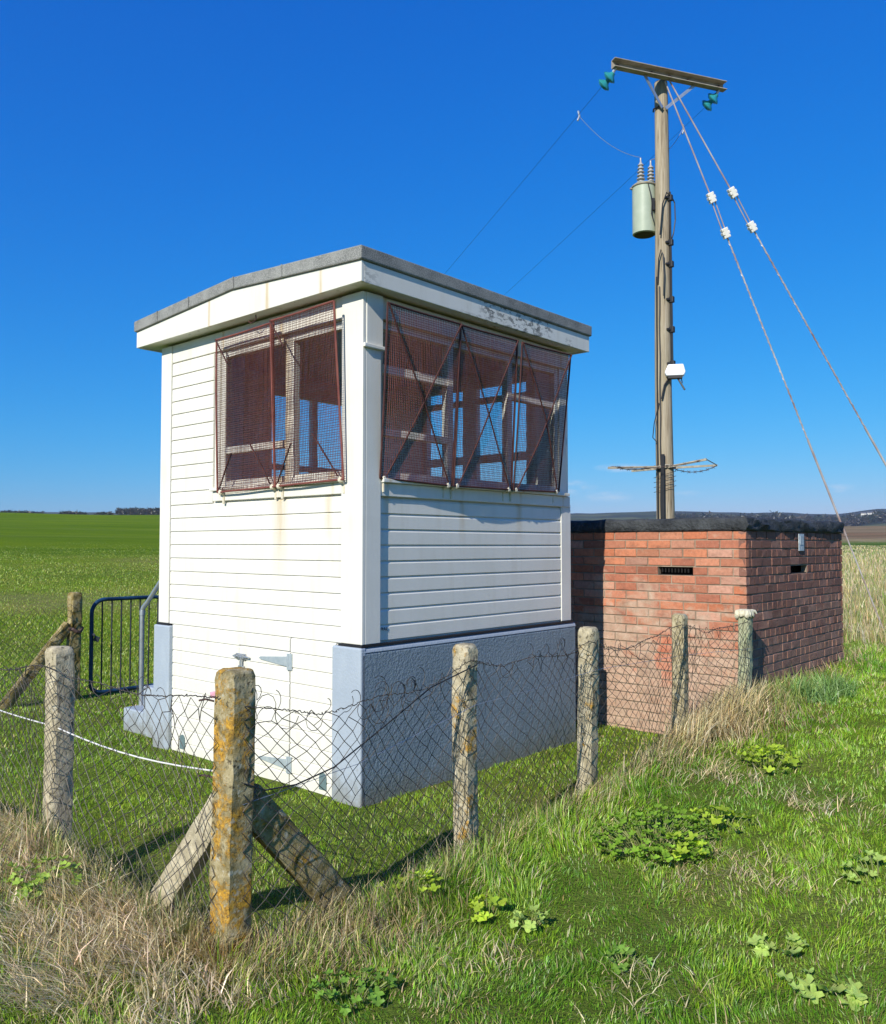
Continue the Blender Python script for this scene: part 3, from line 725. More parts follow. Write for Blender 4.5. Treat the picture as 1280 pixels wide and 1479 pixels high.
# steps and handrail at the far corner
st = MB()
st.box((.10, W_V+.052, -.2), (1.0, W_V+.26, .62)); st.box((.10, W_V+.262, -.2), (1.0, W_V+.47, .41)); st.box((.10, W_V+.472, -.2), (1.0, W_V+.80, .19))
sto = st.build('doorstep', M['plinthpale'], hut, bevel=.012)
rail = MB()
b0 = np.array([-2.66, 7.6])-HUT0; bu, bv = float(b0@E1), float(b0@E2)
rail.tube([(bu, bv, -.1), (bu, bv, 1.02), (bu+.004, bv-.012, 1.05), (bu+.02, bv-.06, 1.10), (bu+.05, W_V+.1, 1.10+(bv-.06-W_V-.1)*.95), (bu+.05, W_V+.03, 1.10+(bv-.06-W_V-.03)*.95)], .021, 10)
rail.lathe([(.026, -.02), (.026, .02)], (bu, bv, 1.0), (0,0,1), 10)
ro = rail.build('handrail', M['galv'], hut, smooth=True)

# ================================================================== BRICK STORE
store = empty('brick_store', (*BRK0, 0), YAW, 'low red brick flat roofed store with black bitumen roof edge behind the hut', 'brick building')
BL, BW = 2.44, 3.2          # along E1, along E2
CH = .0746; BT = 1.715
HCK = .0635
bk = MB(); bc = []
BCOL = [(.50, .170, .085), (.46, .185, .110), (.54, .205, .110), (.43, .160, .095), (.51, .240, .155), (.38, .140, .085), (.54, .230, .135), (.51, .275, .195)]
BDARK = [(.235, .115, .085), (.21, .104, .080), (.25, .122, .090), (.19, .098, .078), (.28, .150, .115)]  # E1 side bricks, more weathered, with that side's shade put into the colour
CHIP = random.Random(19)
def one_brick(axis, d0, sgn, a0, a1, z0, z1, cols):
    j = random.uniform(-.0025, .0025); dep = .06; e = .003
    o0, o1 = (d0+sgn*j), (d0-sgn*dep)
    # chamfered front so each brick edge catches light
    if axis == 'v':
        vs = [(a0, o1, z0), (a1, o1, z0), (a1, o1, z1), (a0, o1, z1), (a0, o0-sgn*e, z0), (a1, o0-sgn*e, z0), (a1, o0-sgn*e, z1), (a0, o0-sgn*e, z1), (a0+e, o0, z0+e), (a1-e, o0, z0+e), (a1-e, o0, z1-e), (a0+e, o0, z1-e)]
    else:
        vs = [(o1, a0, z0), (o1, a1, z0), (o1, a1, z1), (o1, a0, z1), (o0-sgn*e, a0, z0), (o0-sgn*e, a1, z0), (o0-sgn*e, a1, z1), (o0-sgn*e, a0, z1), (o0, a0+e, z0+e), (o0, a1-e, z0+e), (o0, a1-e, z1-e), (o0, a0+e, z1-e)]
    fs = [(8,9,10,11)]+[(4+k, 4+(k+1) % 4, 8+(k+1) % 4, 8+k) for k in range(4)]+[(k, (k+1) % 4, 4+(k+1) % 4, 4+k) for k in range(4)]
    vs = [tuple(q_+(CHIP.uniform(-.0022, .0022) if k_ >= 4 else 0) for q_ in p_) for k_, p_ in enumerate(vs)]
    bk.add(vs, fs)
    c = np.array(random.choice(cols))*math.exp(random.gauss(0, .10)); bc.extend([(*c, 1)]*12)
def brick_face(axis, d0, sgn, length, header_every, cols, holes):
    k = 0; z = BT
    while z > -.35:
        z1 = z-.004; z0 = z-.004-HCK
        hdr = header_every and k % header_every == 2
        if header_every == 0:
            L = .2185; off = 0 if k % 2 else -L/2
        else:
            L = .110 if (hdr or k % 4 == 0) else .2185; off = -L/2 if k % 2 else 0
        a = off
        while a < length:
            a0, a1 = max(a, 0), min(a+L, length)
            if a1-a0 > .03:
                segs = [(a0+.0052 if a0 > 0 else 0, a1-.0052 if a1 < length else length)]
                for (h0, h1, g0, g1) in holes:
                    if z1 > g0 and z0 < g1:
                        ns = []
                        for p, q in segs:
                            if q <= h0 or p >= h1: ns.append((p, q)); continue
                            if p < h0-.02: ns.append((p, h0))
                            if q > h1+.02: ns.append((h1, q))
                        segs = ns
                for p, q in segs: one_brick(axis, d0, sgn, p, q, z0, z1, cols)
            a += L
        z -= CH; k += 1
HV = (1.00, 1.42, 1.372, 1.418)   # slot on the E1 side
HU = (.455, .78, 1.372, 1.418)     # slot on the sunlit side
HV = (1.00, 1.42, 1.345, 1.412); HU = (.455, .78, 1.345, 1.412)
HV = (1.0, 1.42, BT-5*CH, BT-4*CH-.004); HU = (.455, .78, BT-5*CH, BT-4*CH-.004)
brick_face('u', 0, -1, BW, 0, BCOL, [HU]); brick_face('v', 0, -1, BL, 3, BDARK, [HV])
brick_face('v', BW, 1, BL, 0, BCOL, []); brick_face('u', BL, 1, BW, 0, BCOL, [])
bk.build('brickwork', M['brick'], store, col=bc)
mo = MB(); q = .008
def mortar_wall(axis, d, thick, L, hole):
    def b(a0, a1, z0, z1):
        if axis == 'v': mo.box((a0, d, z0), (a1, d+thick, z1))
        else: mo.box((d, a0, z0), (d+thick, a1, z1))
    h0, h1, g0, g1 = hole
    b(q, h0, -.35, BT); b(h1, L-q, -.35, BT); b(h0, h1, -.35, g0); b(h0, h1, g1, BT)
mortar_wall('v', q, .05, BL, HV); mortar_wall('u', q, .05, BW, HU)
mo.box((.062, .062, -.35), (BL-q, BW-q, HV[2]-.02)); mo.box((.18, .18, HV[2]-.02), (BL-q, BW-q, BT)); 
mo.build('mortar_joints', M['mortar'], store)
for nm, ax, h in (('slot', 'v', HV), ('slot', 'u', HU)):
    s_ = MB()
    if ax == 'v': s_.box((h[0]-.02, .14, h[2]-.018), (h[1]+.02, .17, h[3]+.02)); s_.box((h[0], .012, h[2]-.006), (h[1], .06, h[2]+.006))
    else: s_.box((.14, h[0]-.02, h[2]-.018), (.17, h[1]+.02, h[3]+.02)); s_.box((.012, h[0], h[2]-.006), (.06, h[1], h[2]+.006))
    if ax == 'u':
        for i in range(9):
            y = h[0]+.05+i*.03; s_.box((.03, y, h[2]+.022), (.04, y+.012, h[3]-.012))
    s_.build(nm, M['dark'], store)  # near-black backing, the shade of the recess painted as its colour
# lumpy bitumen roof slab
def slab():
    NX, NY = 44, 52; ov = .018; z0, z1 = BT+.001, 1.828
    X_ = np.linspace(-ov, BL+ov, NX); Y_ = np.linspace(-ov, BW+ov, NY); V = []; F = []
    def lump(x, y, z): return float(fbm(np.array([x+z*3]), np.array([y-z*2]), .16, 131, 3)[0]-.5)
    m = MB(); idx = {}
    def P_(x, y, z, nx, ny):
        l = lump(x, y, z); amp = .030 if nx < -.5 else .085
        return (x+nx*l*amp, y+ny*l*amp, z+(l*.03 if z > z0+.02 else l*.012))
    ring = [(x, -ov, 0, -1) for x in X_[:-1]]+[(BL+ov, y, 1, 0) for y in Y_[:-1]]+[(x, BW+ov, 0, 1) for x in X_[::-1][:-1]]+[(-ov, y, -1, 0) for y in Y_[::-1][:-1]]
    lev = [(z0, -.012), (z0+.012, .0), (z0+.045, .006), (z0+.08, .004), (z1-.012, -.004), (z1, -.025)]
    n = len(ring); vs = []
    for z, o in lev:
        for x, y, nx, ny in ring: 
            p = P_(x, y, z, nx, ny); vs.append((p[0]+nx*o, p[1]+ny*o, p[2]))
    fs = [(i*n+k, i*n+(k+1) % n, (i+1)*n+(k+1) % n, (i+1)*n+k) for i in range(len(lev)-1) for k in range(n)]
    vs.append((BL/2, BW/2, z1+.01)); c = len(vs)-1; t = (len(lev)-1)*n
    fs += [(t+k, t+(k+1) % n, c) for k in range(n)]
    m.add(vs, fs); return m.build('roof', M['bitumen'], store, smooth=True)
slab()
pp = MB(); pp.box((1.18, -.012, 1.545), (1.31, -.0045, 1.70)); pp.box((1.20, -.016, 1.60), (1.285, -.0125, 1.685)); pp.build('wall_plate', M['plate'], store, bevel=.003)

# ================================================================== POLE AND LINE
PX, PY = 3.22, 12.4
pole = empty('utility_pole', (PX, PY, 0), 0, 'tall weathered timber power pole with steel crossarm standing beyond the brick store', 'power pole')
p = MB(); hs = np.linspace(-.5, 8.42, 40)
p.tube([(.010*math.sin(h*1.1), .006*math.cos(h*.8), h) for h in hs], [.142-.0055*max(h, 0) for h in hs], 18)
p.build('shaft', M['polewood'], pole, smooth=True)
AD = Vector((.944, .33, 0)); AN = Vector((.33, -.944, 0)); AC = Vector((.08, -.135, 8.44))
ca = MB()
mrot = Matrix((AD, -AN, Vector((0,0,1)))).transposed()
ca.cbox(AC+AN*.0, (1.90, .012, .115), m=mrot); ca.cbox(AC+AN*.05+Vector((0,0,.058)), (1.90, .10, .010), m=mrot); ca.cbox(AC+AN*.05+Vector((0,0,-.058)), (1.90, .10, .010), m=mrot)
cao = ca.build('crossarm', simple('weathered_arm_steel', (.26, .22, .165), (.42, .385, .32), 9, .8, 0, .3, 40, stretch=(1,1,1)), pole)
for s in (-.86, -.30, .0, .32, .86):
    bo = MB(); bo.lathe([(.022, 0), (.022, .02), (.012, .021), (.012, .035)], AC+AD*s+AN*.006, AN, 6); bo.build('bolt', M['nail'], cao)
for sg in (-1, 1):
    b_ = MB(); b_.beam(AC+AD*(.42*sg)+Vector((0,0,-.07))+AN*.03, Vector((.0, -.10, 7.98))+AN*.03+AD*(.03*sg), .012, .045); b_.build('arm_brace', M['galv'], pole)
cp = MB(); cp.tube([(0,0,8.421), (0,0,8.43)], .09, 14); cp.build('pole_cap', M['dpc'], pole); cp = MB(); cp.tube([(.0, -.115, 8.02), (-.06,-.10,8.02), (-.115, -.02, 8.02), (-.10, .06, 8.02)], .012, 6); cp.build('strap', M['dpc'], pole)
WD = Vector((-.33, .944, -.10)).normalized()
ins_ends = []
for s in (-.90, .86):
    a0 = AC+AD*s+AN*.03+Vector((0,0,-.05)); f0 = a0-AN*.02+Vector((-.05, .0, -.09)); 
    iso = empty('glass_insulator', (0,0,0)); iso.parent = pole
    lk = MB(); lk.tube([a0, f0], .022, 8); lk.build('link', M['galv'], iso)
    for i in range(2):
        c0 = f0+Vector((-.05, .06, -.05))*(i*1.3+.35); ax_ = Vector((-.66, .52, -.55))
        d = MB(); d.lathe([(.03, -.07), (.04, -.045), (.055, -.028), (.088, -.010), (.106, .010), (.102, .023), (.085, .016), (.08, .040), (.066, .026), (.06, .05), (.03, .055)], c0, ax_, 22); d.build('disc', M['teal'], iso, smooth=True)
    ins_ends.append(f0+Vector((-.12, .09, -.12)))
# cables, clips, guard on the pole
cb = MB()
def down(a, z0, z1, r, wob=.012, off=0.0):
    n = int((z0-z1)/.18)+2; pts = []
    for k in range(n):
        z = z0+(z1-z0)*k/(n-1); rad = .148-.0055*z+r+.002; aa = a+wob*math.sin(k*1.3+off)
        pts.append((math.cos(aa)*rad, math.sin(aa)*rad, z))
    return pts
FA = -PI/2
cb.tube(down(FA-.95, 5.5, 1.2, .012), .012, 6); cb.tube(down(FA-.62, 5.35, 1.2, .013, .03), .010, 6); cb.tube(down(FA+.80, 6.75, 4.2, .016, .02), .016, 6)
cb.tube(down(FA-.42, 2.9, 1.2, .03, .0), .030, 8)
cb.tube([(.10, -.10, 4.2), (.07, -.14, 4.05), (-.03, -.155, 3.9), (-.07, -.15, 3.7)], .014, 6)
cb.tube([(-.07,-.14,6.1),(-.03,-.15,6.55),(.03,-.15,6.72),(.09,-.12,6.68)], .010, 6)
cb.tube([(-.10,-.10,5.4),(-.09,-.13,5.75),(-.06,-.15,5.88),(-.03,-.155,5.80),(-.02,-.16,5.5),(-.03,-.155,5.2)], .010, 6)
cb.tube([(.11,-.07,6.72),(.17,-.06,6.6),(.18,-.05,6.35),(.15,-.05,6.15),(.115,-.07,6.05)], .009, 6)
cb.tube([(-.10,-.11,3.65),(-.17,-.10,3.35),(-.19,-.09,3.15),(-.13,-.10,3.08)], .007, 5)
cb.build('cable', M['blackwire'], pole)
for z in (6.66, 6.0, 5.68, 5.16, 4.72, 4.22):
    k_ = MB(); r_ = .148-.0055*z; aa = FA+.80; k_.cbox((math.cos(aa)*(r_+.02), math.sin(aa)*(r_+.02), z), (.07, .06, .09), aa); k_.cbox((math.cos(aa-.45)*(r_+.008), math.sin(aa-.45)*(r_+.008), z), (.03, .06, .035), aa-.45); k_.build('cable_clip', M['blackwire'], pole, bevel=.008)
gz = 2.72
gd = MB()
ends = [(-.86, -.20, -.02), (.48, -.42, .08), (.78, .05, .04), (-.35, .55, .0)]
for ex, ey, ez in ends: gd.beam((.02*np.sign(ex), -.14 if ey < 0 else .1, gz), (ex, ey, gz+ez), .035, .03)
gd.beam((.48, -.42, gz+.08), (.78, .05, gz+.04), .010, .010)
for dz in (0, .03): gd.tube([(math.cos(t)*.150, math.sin(t)*.150, gz+dz-.01+.01*math.sin(3*t)) for t in np.linspace(0, 2*PI, 20)], .010, 5)
gdo = gd.build('climbing_guard', simple('lichened_guard_steel', (.26, .23, .17), (.44, .40, .31), 22, .8, 0, .3, 60), pole)
bw = MB()
def barbed(a, b, sag):
    a = Vector(a); b = Vector(b); n = 14; pts = [a.lerp(b, t/n)+Vector((0,0,-sag*4*(t/n)*(1-t/n))) for t in range(n+1)]
    bw.tube(pts, .005, 4)
    for q_ in pts[1:-1:2]: bw.tube([q_+Vector((-.02,.0,-.02)), q_+Vector((.02,0,.02))], .004, 3); bw.tube([q_+Vector((.02,.0,-.02)), q_+Vector((-.02,0,.02))], .004, 3)
barbed((.1,-.1,gz-.02), (.76,.02,gz+.03), .07); barbed((-.1,-.1,gz+.02), (-.82,-.2,gz), .05); barbed((-.80,-.2,gz), (.46,-.40,gz+.08), .06)
for k in range(4): bw.tube([(math.cos(t)*.158, math.sin(t)*.158, gz-.10-.07*k+.05*math.cos(t)) for t in np.linspace(-PI, 0, 12)], .004, 4)
bw.build('barbed_wire', M['nail'], gdo)

# transformer
tf = empty('transformer', (2.995, 12.55, 6.20), 0, 'pale green cylindrical transformer with two ribbed bushings hung on the power pole', 'transformer')
t_ = MB(); t_.lathe([(.155, 0), (.175, .012), (.175, .70), (.182, .705), (.182, .735), (.165, .75), (.04, .79)], (0,0,0), (0,0,1), 30); t_.build('tank', M['greenpaint'], tf, smooth=True)
t_ = MB(); t_.lathe([(.12, -.001), (.154, -.0015)], (0,0,0), (0,0,1), 30); t_.build('underside', simple('dark_tank_base', (.035, .035, .015), (.06, .055, .02), 12, .9), tf)  # tank bottom in a darker olive than its sides
t_ = MB(); t_.lathe([(.184, .706), (.190, .712), (.190, .728), (.184, .734)], (0,0,0), (0,0,1), 30); t_.cbox((-.185, 0, .70), (.05, .03, .02)); t_.build('rim', M['rim'], tf)
for (bx_, by_) in ((-.055, -.03), (.115, .06)):
    b_ = MB(); pr = [(.035, .74)]
    for k in range(6): z = .77+k*.052; pr += [(.03, z), (.066-.004*k, z+.006), (.062-.004*k, z+.016), (.028, z+.03)]
    pr += [(.012, 1.09), (.012, 1.15)]
    b_.lathe(pr, (bx_, by_, 0), (0,0,1), 16); b_.build('bushing', M['porcelain'], tf, smooth=True)
t_ = MB(); t_.box((.10, -.10, .60), (.25, -.06, .66)); t_.box((.10, -.10, .08), (.25, -.06, .14)); t_.cbox((.09, -.155, .40), (.05, .05, .18)); t_.tube([(.02, -.17, .70), (.05, -.19, .55), (.07, -.185, .42), (.06, -.19, .25), (.10,-.18,.12)], .010, 6); t_.build('bracket', M['dpc'], tf, bevel=.006)

# white box on the pole
bxo = empty('equipment_box', (PX+.11, PY-.20, 4.02), R(-12), 'small white plastic box with stub aerial fixed halfway up the power pole', 'equipment box')
b_ = MB(); b_.extrude([(-.12, 0), (.12, 0), (.145, .05), (.115, .165), (-.095, .165), (-.145, .05)], (0, -.06, 0), (1,0,0), (0,0,1), (0, .14, 0)); b_.build('case', M['whiteplastic'], bxo, bevel=.014, seg=3)
b_ = MB(); b_.box((-.10, -.05, -.035), (.10, .06, -.001)); b_.tube([(.04, 0, -.035), (.13, -.05, -.21)], .013, 8); b_.tube([(.09, .02, -.03), (.10, 0, -.10)], .008, 6); b_.tube([(-.1,.05,-.03),(-.1,.1,-.14),(-.06,.10,-.28)], .008, 6); b_.build('aerial', M['blackwire'], bxo)

# overhead wires with a sagging span away from the camera
for i, e in enumerate(ins_ends):
    w_ = MB(); e = e+Vector((PX, PY, 0)); span = 95.0; pts = []
    for k in range(41):
        t = k/40*span; pts.append(e+Vector((-.33*t, .944*t, -.105*t*(1-t/span))))
    w_.tube(pts, [.0030+.00008*k for k in range(41)], 4)
    o = w_.build('overhead_wire', M['blackwire'], None)
    tag(o, ['thin overhead wire leaving the left glass insulator of the crossarm', 'thin overhead wire leaving the right glass insulator of the crossarm'][i], 'wire', 'overhead power wires')
    if True:
        c_ = MB(); q0 = pts[1]+(pts[2]-pts[1])*(-.25 if i == 0 else -.45)
        q0 = pts[0]+(pts[1]-pts[0])*(.30 if i == 0 else .24)
        c_.tube([q0+Vector((0,0,.06)), q0+Vector((.02,0,-.02)), q0+Vector((-.01,0,-.09))], .016, 5); c_.build('clamp', M['galv'], o)
    if i == 0:
        j_ = MB(); tgt = Vector((2.94, 12.52, 7.36)); 
        j_.tube([q0.lerp(tgt, s)+Vector((0, 0, -.42*s*(1-s)*1.2)) for s in np.linspace(0, 1, 14)], .004, 4); j_.build('jumper', M['galv'], o)
    else:
        j_ = MB(); tgt = Vector((3.11, 12.61, 7.36)); j_.tube([q0.lerp(tgt, s)+Vector((.15*s*(1-s), 0, -.3*s*(1-s))) for s in np.linspace(0, 1, 10)], .006, 4); j_.build('jumper', M['galv'], o)

# guy wires
guym = simple('stranded_guy_steel', (.34, .20, .17), (.62, .60, .60), 2.5, .5, .2)
for i, (tx, anchor) in enumerate((((.02, -.16, 8.36), (7.22, 14.0)), ((.08, -.16, 8.38), (8.62, 14.0)))):
    a = Vector((PX+tx[0], PY+tx[1], tx[2])); b = Vector((*anchor, float(ground(*anchor))-.02))
    g = empty('guy_wire', b, 0, ['stranded stay wire with two white insulators, the steeper of the pair beside the power pole', 'stranded stay wire with two white insulators, the shallower of the pair beside the power pole'][i], 'stay wire', 'stay wires of the power pole')
    L = (a-b); 
    def at(s): return a+(b-a)*s-b
    s1, s2 = (.192, .252)
    w_ = MB(); dirn = (b-a).normalized(); sx_ = dirn.cross(Vector((0,1,0))).normalized()
    w_.tube([at(0), at(s1)], .011, 6); w_.tube([at(s1)+sx_*.035, at(s2)+sx_*.015], .009, 5); w_.tube([at(s1)-sx_*.015, at(s2)-sx_*.035], .009, 5)
    w_.tube([at(s2), at(1.0)], .011, 6)
    n = 160
    w_.tube([at(s2+(.62-s2)*k/n)+Vector((math.cos(k*1.1)*.011, math.sin(k*1.1)*.011, 0)) for k in range(n+1)], .007, 4, False)
    w_.tube([at(.62), at(.80)], .017, 6)
    w_.build('strand', guym, g)
    for s in (s1, s2):
        k_ = MB(); c = at(s); mr = Matrix((sx_, dirn.cross(sx_), dirn)).transposed()
        k_.cbox(c, (.115, .085, .05), m=mr); k_.cbox(c-dirn*.055, (.10, .075, .045), m=mr); k_.cbox(c+dirn*.055, (.10, .075, .045), m=mr); k_.cbox(c, (.065, .095, .15), m=mr); k_.build('insulator', M['ceramic'], g, bevel=.008)

# ================================================================== CONCRETE POSTS
def post_mesh(h, w, sink=.35, top='round', seed=0):
    """weathered square post with soft arrises; local base at z = 0"""
    rg = np.random.default_rng(seed); m = MB(); cz = list(np.linspace(-sink, h-w*.35, 34)); hw = w/2; ch = .014
    lev = [(z, 1.0) for z in cz]
    if top == 'round':
        for t in (18, 36, 54, 70, 84): lev.append((h-w*.35+w*.35*math.sin(R(t)), .55+.45*math.cos(R(t))**.8))
    else: lev += [(h-.012, 1.0), (h, .93)]
    n = 8; ks = []
    base = []
    for sx, sy in ((1, 1), (-1, 1), (-1, -1), (1, -1)):
        a = (sx*hw, sy*(hw-ch)); b = (sx*(hw-ch), sy*hw)
        base += ([a, b] if sx*sy > 0 else [b, a])
    # mid-face points too
    ring = []
    for k in range(8):
        p, q = base[k], base[(k+1) % 8]; ring.append(p)
        if k % 2 == 1:
            for f in (.33, .67): ring.append((p[0]+(q[0]-p[0])*f, p[1]+(q[1]-p[1])*f))
    n = len(ring); vs = []
    for i, (z, s) in enumerate(lev):
        lx, ly = .004*math.sin(z*5+seed), .004*math.cos(z*4+seed*2)
        for x, y in ring:
            jj = rg.normal(0, .0016, 2); vs.append((x*s+lx+jj[0], y*s+ly+jj[1], z+rg.normal(0, .001)))
    fs = [(i*n+k, i*n+(k+1) % n, (i+1)*n+(k+1) % n, (i+1)*n+k) for i in range(len(lev)-1) for k in range(n)]
    vs.append((0, 0, lev[-1][0]+.003)); t = (len(lev)-1)*n
    fs += [(t+k, t+(k+1) % n, len(vs)-1) for k in range(n)]
    m.add(vs, fs); return m
FP = {'corner': FC, 'P1': np.array([.112, 4.35]), 'P2': np.array([.862, 5.15]), 'P3': np.array([1.642, 6.0]), 'P4': np.array([2.345, 6.70]), 'L1': np.array([-1.845, 4.15]), 'back': np.array([-3.82, 8.90])}
G_ = 'concrete posts along the wire fence'
def strut(root, direction, reach, h, w, dth, mat, base_off=.0, z0=-.12):
    """leaning prop from the post face down to the turf; direction is a local axis"""
    d = Vector(direction); side = Vector((0,0,1)).cross(d).normalized(); s = MB()
    a = d*(.055)+Vector((0,0,h)); b = d*reach+Vector((0,0,z0)); n = 14; run = (b-a).normalized(); u = side.cross(run).normalized()
    rg = np.random.default_rng(int(reach*100)); vs = []
    for i in range(n+1):
        c = a.lerp(b, i/n)
        for x, y in ((-1,-.8),(-.8,-1),(.8,-1),(1,-.8),(1,.8),(.8,1),(-.8,1),(-1,.8)):
            vs.append(c+side*(x*w/2+rg.normal(0,.0012))+u*(y*dth/2+rg.normal(0,.0012)))
    fs = [(i*8+k, i*8+(k+1) % 8, (i+1)*8+(k+1) % 8, (i+1)*8+k) for i in range(n) for k in range(8)]+[tuple(range(7,-1,-1)), tuple(n*8+k for k in range(8))]
    s.add(vs, fs); return s.build('strut', mat, root, smooth=True)
# corner post with two struts
cpost = empty('fence_post', (FC[0], FC[1], 0), YAW, 'concrete corner post thick with orange lichen, propped by two leaning struts', 'fence post', G_)
cmat = concrete('concrete_with_orange_lichen', .63, -.07, 1.3, .9)
post_mesh(1.125, .122, seed=3).build('shaft', cmat, cpost, smooth=True)
strut(cpost, (1, 0, 0), .72, .62, .070, .135, concrete('mossy_strut_concrete', .30, -.12, 3.1, .85))
strut(cpost, (0, 1, 0), .70, .60, .070, .120, concrete('pale_strut_concrete', .20, .05, 5.2, .3))
for z in (1.0, .71):
    nl = MB(); nl.tube([(-.05, .06, z), (-.06, .10, z+.004), (-.065, .135, z-.004)], .0042, 5); nl.build('nail', M['nail'], cpost)
pk = MB(); pk.add([(-.03, .075, 1.035), (-.035, .108, 1.028), (-.038, .10, 1.005), (-.03, .072, 1.008), (-.045, .088, 1.02)], [(0,1,4), (1,2,4), (2,3,4), (3,0,4)])
pko = pk.build('ribbon', M['pink'], None); pko.matrix_world = cpost.matrix_basis.copy(); tag(pko, 'small scrap of pink tape tied to the wire at the lichen covered corner post', 'tape')
sol = pko.modifiers.new('s', 'SOLIDIFY'); sol.thickness = .004
for key, lab, org, pale, seed, h, w, lean in (
    ('P1', 'pale concrete post streaked yellow, first beside the corner post in front of the plinth', .46, .04, 7.7, 1.10, .102, 0),
    ('P2', 'pale plain concrete post beside the far end of the blue grey plinth', .30, .03, 9.1, 1.11, .100, .3),
    ('P3', 'thin grey concrete post in dry grass before the sunlit brick wall', .22, -.02, 4.4, 1.12, .092, .6),
    ('L1', 'broad pale concrete post in dead grass at the left, its near side shaded', .26, .05, 2.9, 1.11, .108, -.3)):
    o = post_mesh(h, w, seed=int(seed*10)).build('fence_post', concrete('concrete_of_'+key.lower(), org, pale, seed, .8), None, smooth=True)
    o.location = (*FP[key], 0); o.rotation_euler = (R(lean), 0, YAW); tag(o, lab, 'fence post', G_)
bp = empty('fence_post', (*FP['back'], 0), YAW, 'brown concrete gate post with leaning strut in the field beside the blue gate', 'fence post', G_)
bm_ = concrete('brown_gatepost_concrete', .08, -.14, 6.6, .5)
post_mesh(1.11, .115, seed=66).build('shaft', bm_, bp, smooth=True)
strut(bp, (-1, 0, 0), .80, .78, .08, .10, bm_)
wpm = post_mesh(1.085, .090, top='flat', seed=91)
wp = wpm.build('fence_post', M['postwood'], None, smooth=True); wp.location = (*FP['P4'], 0); wp.rotation_euler = (0, R(1), YAW)
tag(wp, 'greenish weathered timber end post at the corner of the brick store', 'fence post')
# frayed cloth draped on the timber post
rg_ = MB(); rr = random.Random(5)
def ragmesh():
    n = 40; vs = []; fs = []
    for i in range(n):
        a = 2*PI*i/n; sq = 1/max(abs(math.cos(a)), abs(math.sin(a))); rad = .052*min(sq, 1.32); fold = .006*math.sin(a*9)+.004*rr.uniform(-1, 1)
        drop = .012+.030*rr.random()+(.022 if rr.random() < .25 else 0)
        vs += [(rad*.55*math.cos(a), rad*.55*math.sin(a), 1.092+.007*rr.random()), ((rad*1.03+fold*.5)*math.cos(a), (rad*1.03+fold*.5)*math.sin(a), 1.088+.004*rr.random()), ((rad*1.10+fold)*math.cos(a), (rad*1.10+fold)*math.sin(a), 1.070), ((rad*1.14+fold*1.6)*math.cos(a), (rad*1.14+fold*1.6)*math.sin(a), 1.070-drop)]
    vs.append((0, 0, 1.098))
    for i in range(n):
        j = (i+1) % n
        for k in range(3): fs.append((i*4+k, i*4+k+1, j*4+k+1, j*4+k))
        fs.append((i*4, j*4, len(vs)-1))
    rg_.add(vs, fs)
    rg_.tube([(.05, -.03, 1.085), (.075, -.05, 1.082), (.088, -.06, 1.062)], [.014, .012, .006], 7)
ragmesh(); rgo = rg_.build('rag', M['rag'], None, smooth=True); rgo.location = (*FP['P4'], 0); rgo.rotation_euler = (0, R(1), YAW)
rgo.modifiers.new('s', 'SOLIDIFY').thickness = .006
tag(rgo, 'frayed cream cloth draped over the top of the timber end post', 'cloth')

# ================================================================== WIRE NETTING
def net_run(pts, out, topf, seed, botf=None):
    """netting along a polyline of ground points, on the side 'out'; topf(s) gives its top height"""
    pts = [np.array(p, float) for p in pts]; seg = [np.linalg.norm(pts[i+1]-pts[i]) for i in range(len(pts)-1)]; cum = np.concatenate([[0], np.cumsum(seg)]); Ltot = cum[-1]
    rg = np.random.default_rng(seed); cw = .076; rows = 26
    def base(s):
        s = min(max(s, 0), Ltot-1e-6); i = int(np.searchsorted(cum, s, 'right')-1); i = min(i, len(seg)-1); t = (s-cum[i])/seg[i]; return pts[i]*(1-t)+pts[i+1]*t
    cache = {}
    def P_(c, r):
        """lattice node: column half-steps c, row r (0 = top)"""
        if (c, r) in cache: return cache[(c, r)]
        s = c*cw/2; f = r/rows
        s2 = s+.030*math.sin(s*3.1+f*2.2+seed)*f+.016*math.sin(s*8+seed)*(1-f)
        b = base(s2); zt = topf(s2); zb = float(ground(*b))+.015
        z = zt+(zb-zt)*(f+.05*math.sin(s*2.3+seed)*math.sin(PI*f))
        post_d = min(abs(s2-q) for q in cum)
        off = .068+.035*math.sin(s*4.7+f*3+seed)*min(1, post_d/.25)+.02*math.sin(f*9+s*2)*min(1, post_d/.2)
        j = rg.normal(0, .0035 if r > 1 else .011, 3)
        p = (b[0]+out[0]*off+j[0], b[1]+out[1]*off+j[1], z+j[2]); cache[(c, r)] = p; return p
    m = MB(); nc = int(Ltot/cw)*2
    for r in range(rows):
        for c in range(r % 2, nc, 2):
            for dc in (-1, 1):
                c2 = c+dc
                if 0 <= c2 <= nc:
                    if rg.random() < (.05 if r < 2 else .003): continue
                    m.tube([P_(c, r), P_(c2, r+1)], .0017, 4, False)
    return m, P_, base, cum
def strand_mesh(pts, r=.0022, n=5, wig=.0, seed=0):
    m = MB(); rg = np.random.default_rng(seed); out = []
    for i in range(len(pts)-1):
        for t in np.linspace(0, 1, 12, endpoint=False):
            p = Vector(pts[i]).lerp(Vector(pts[i+1]), t); out.append(p+Vector(rg.normal(0, wig, 3)) if wig else p)
    out.append(Vector(pts[-1])); m.tube(out, r, n); return m
NR = np.array([E1[1], -E1[0]]); NL = -E1
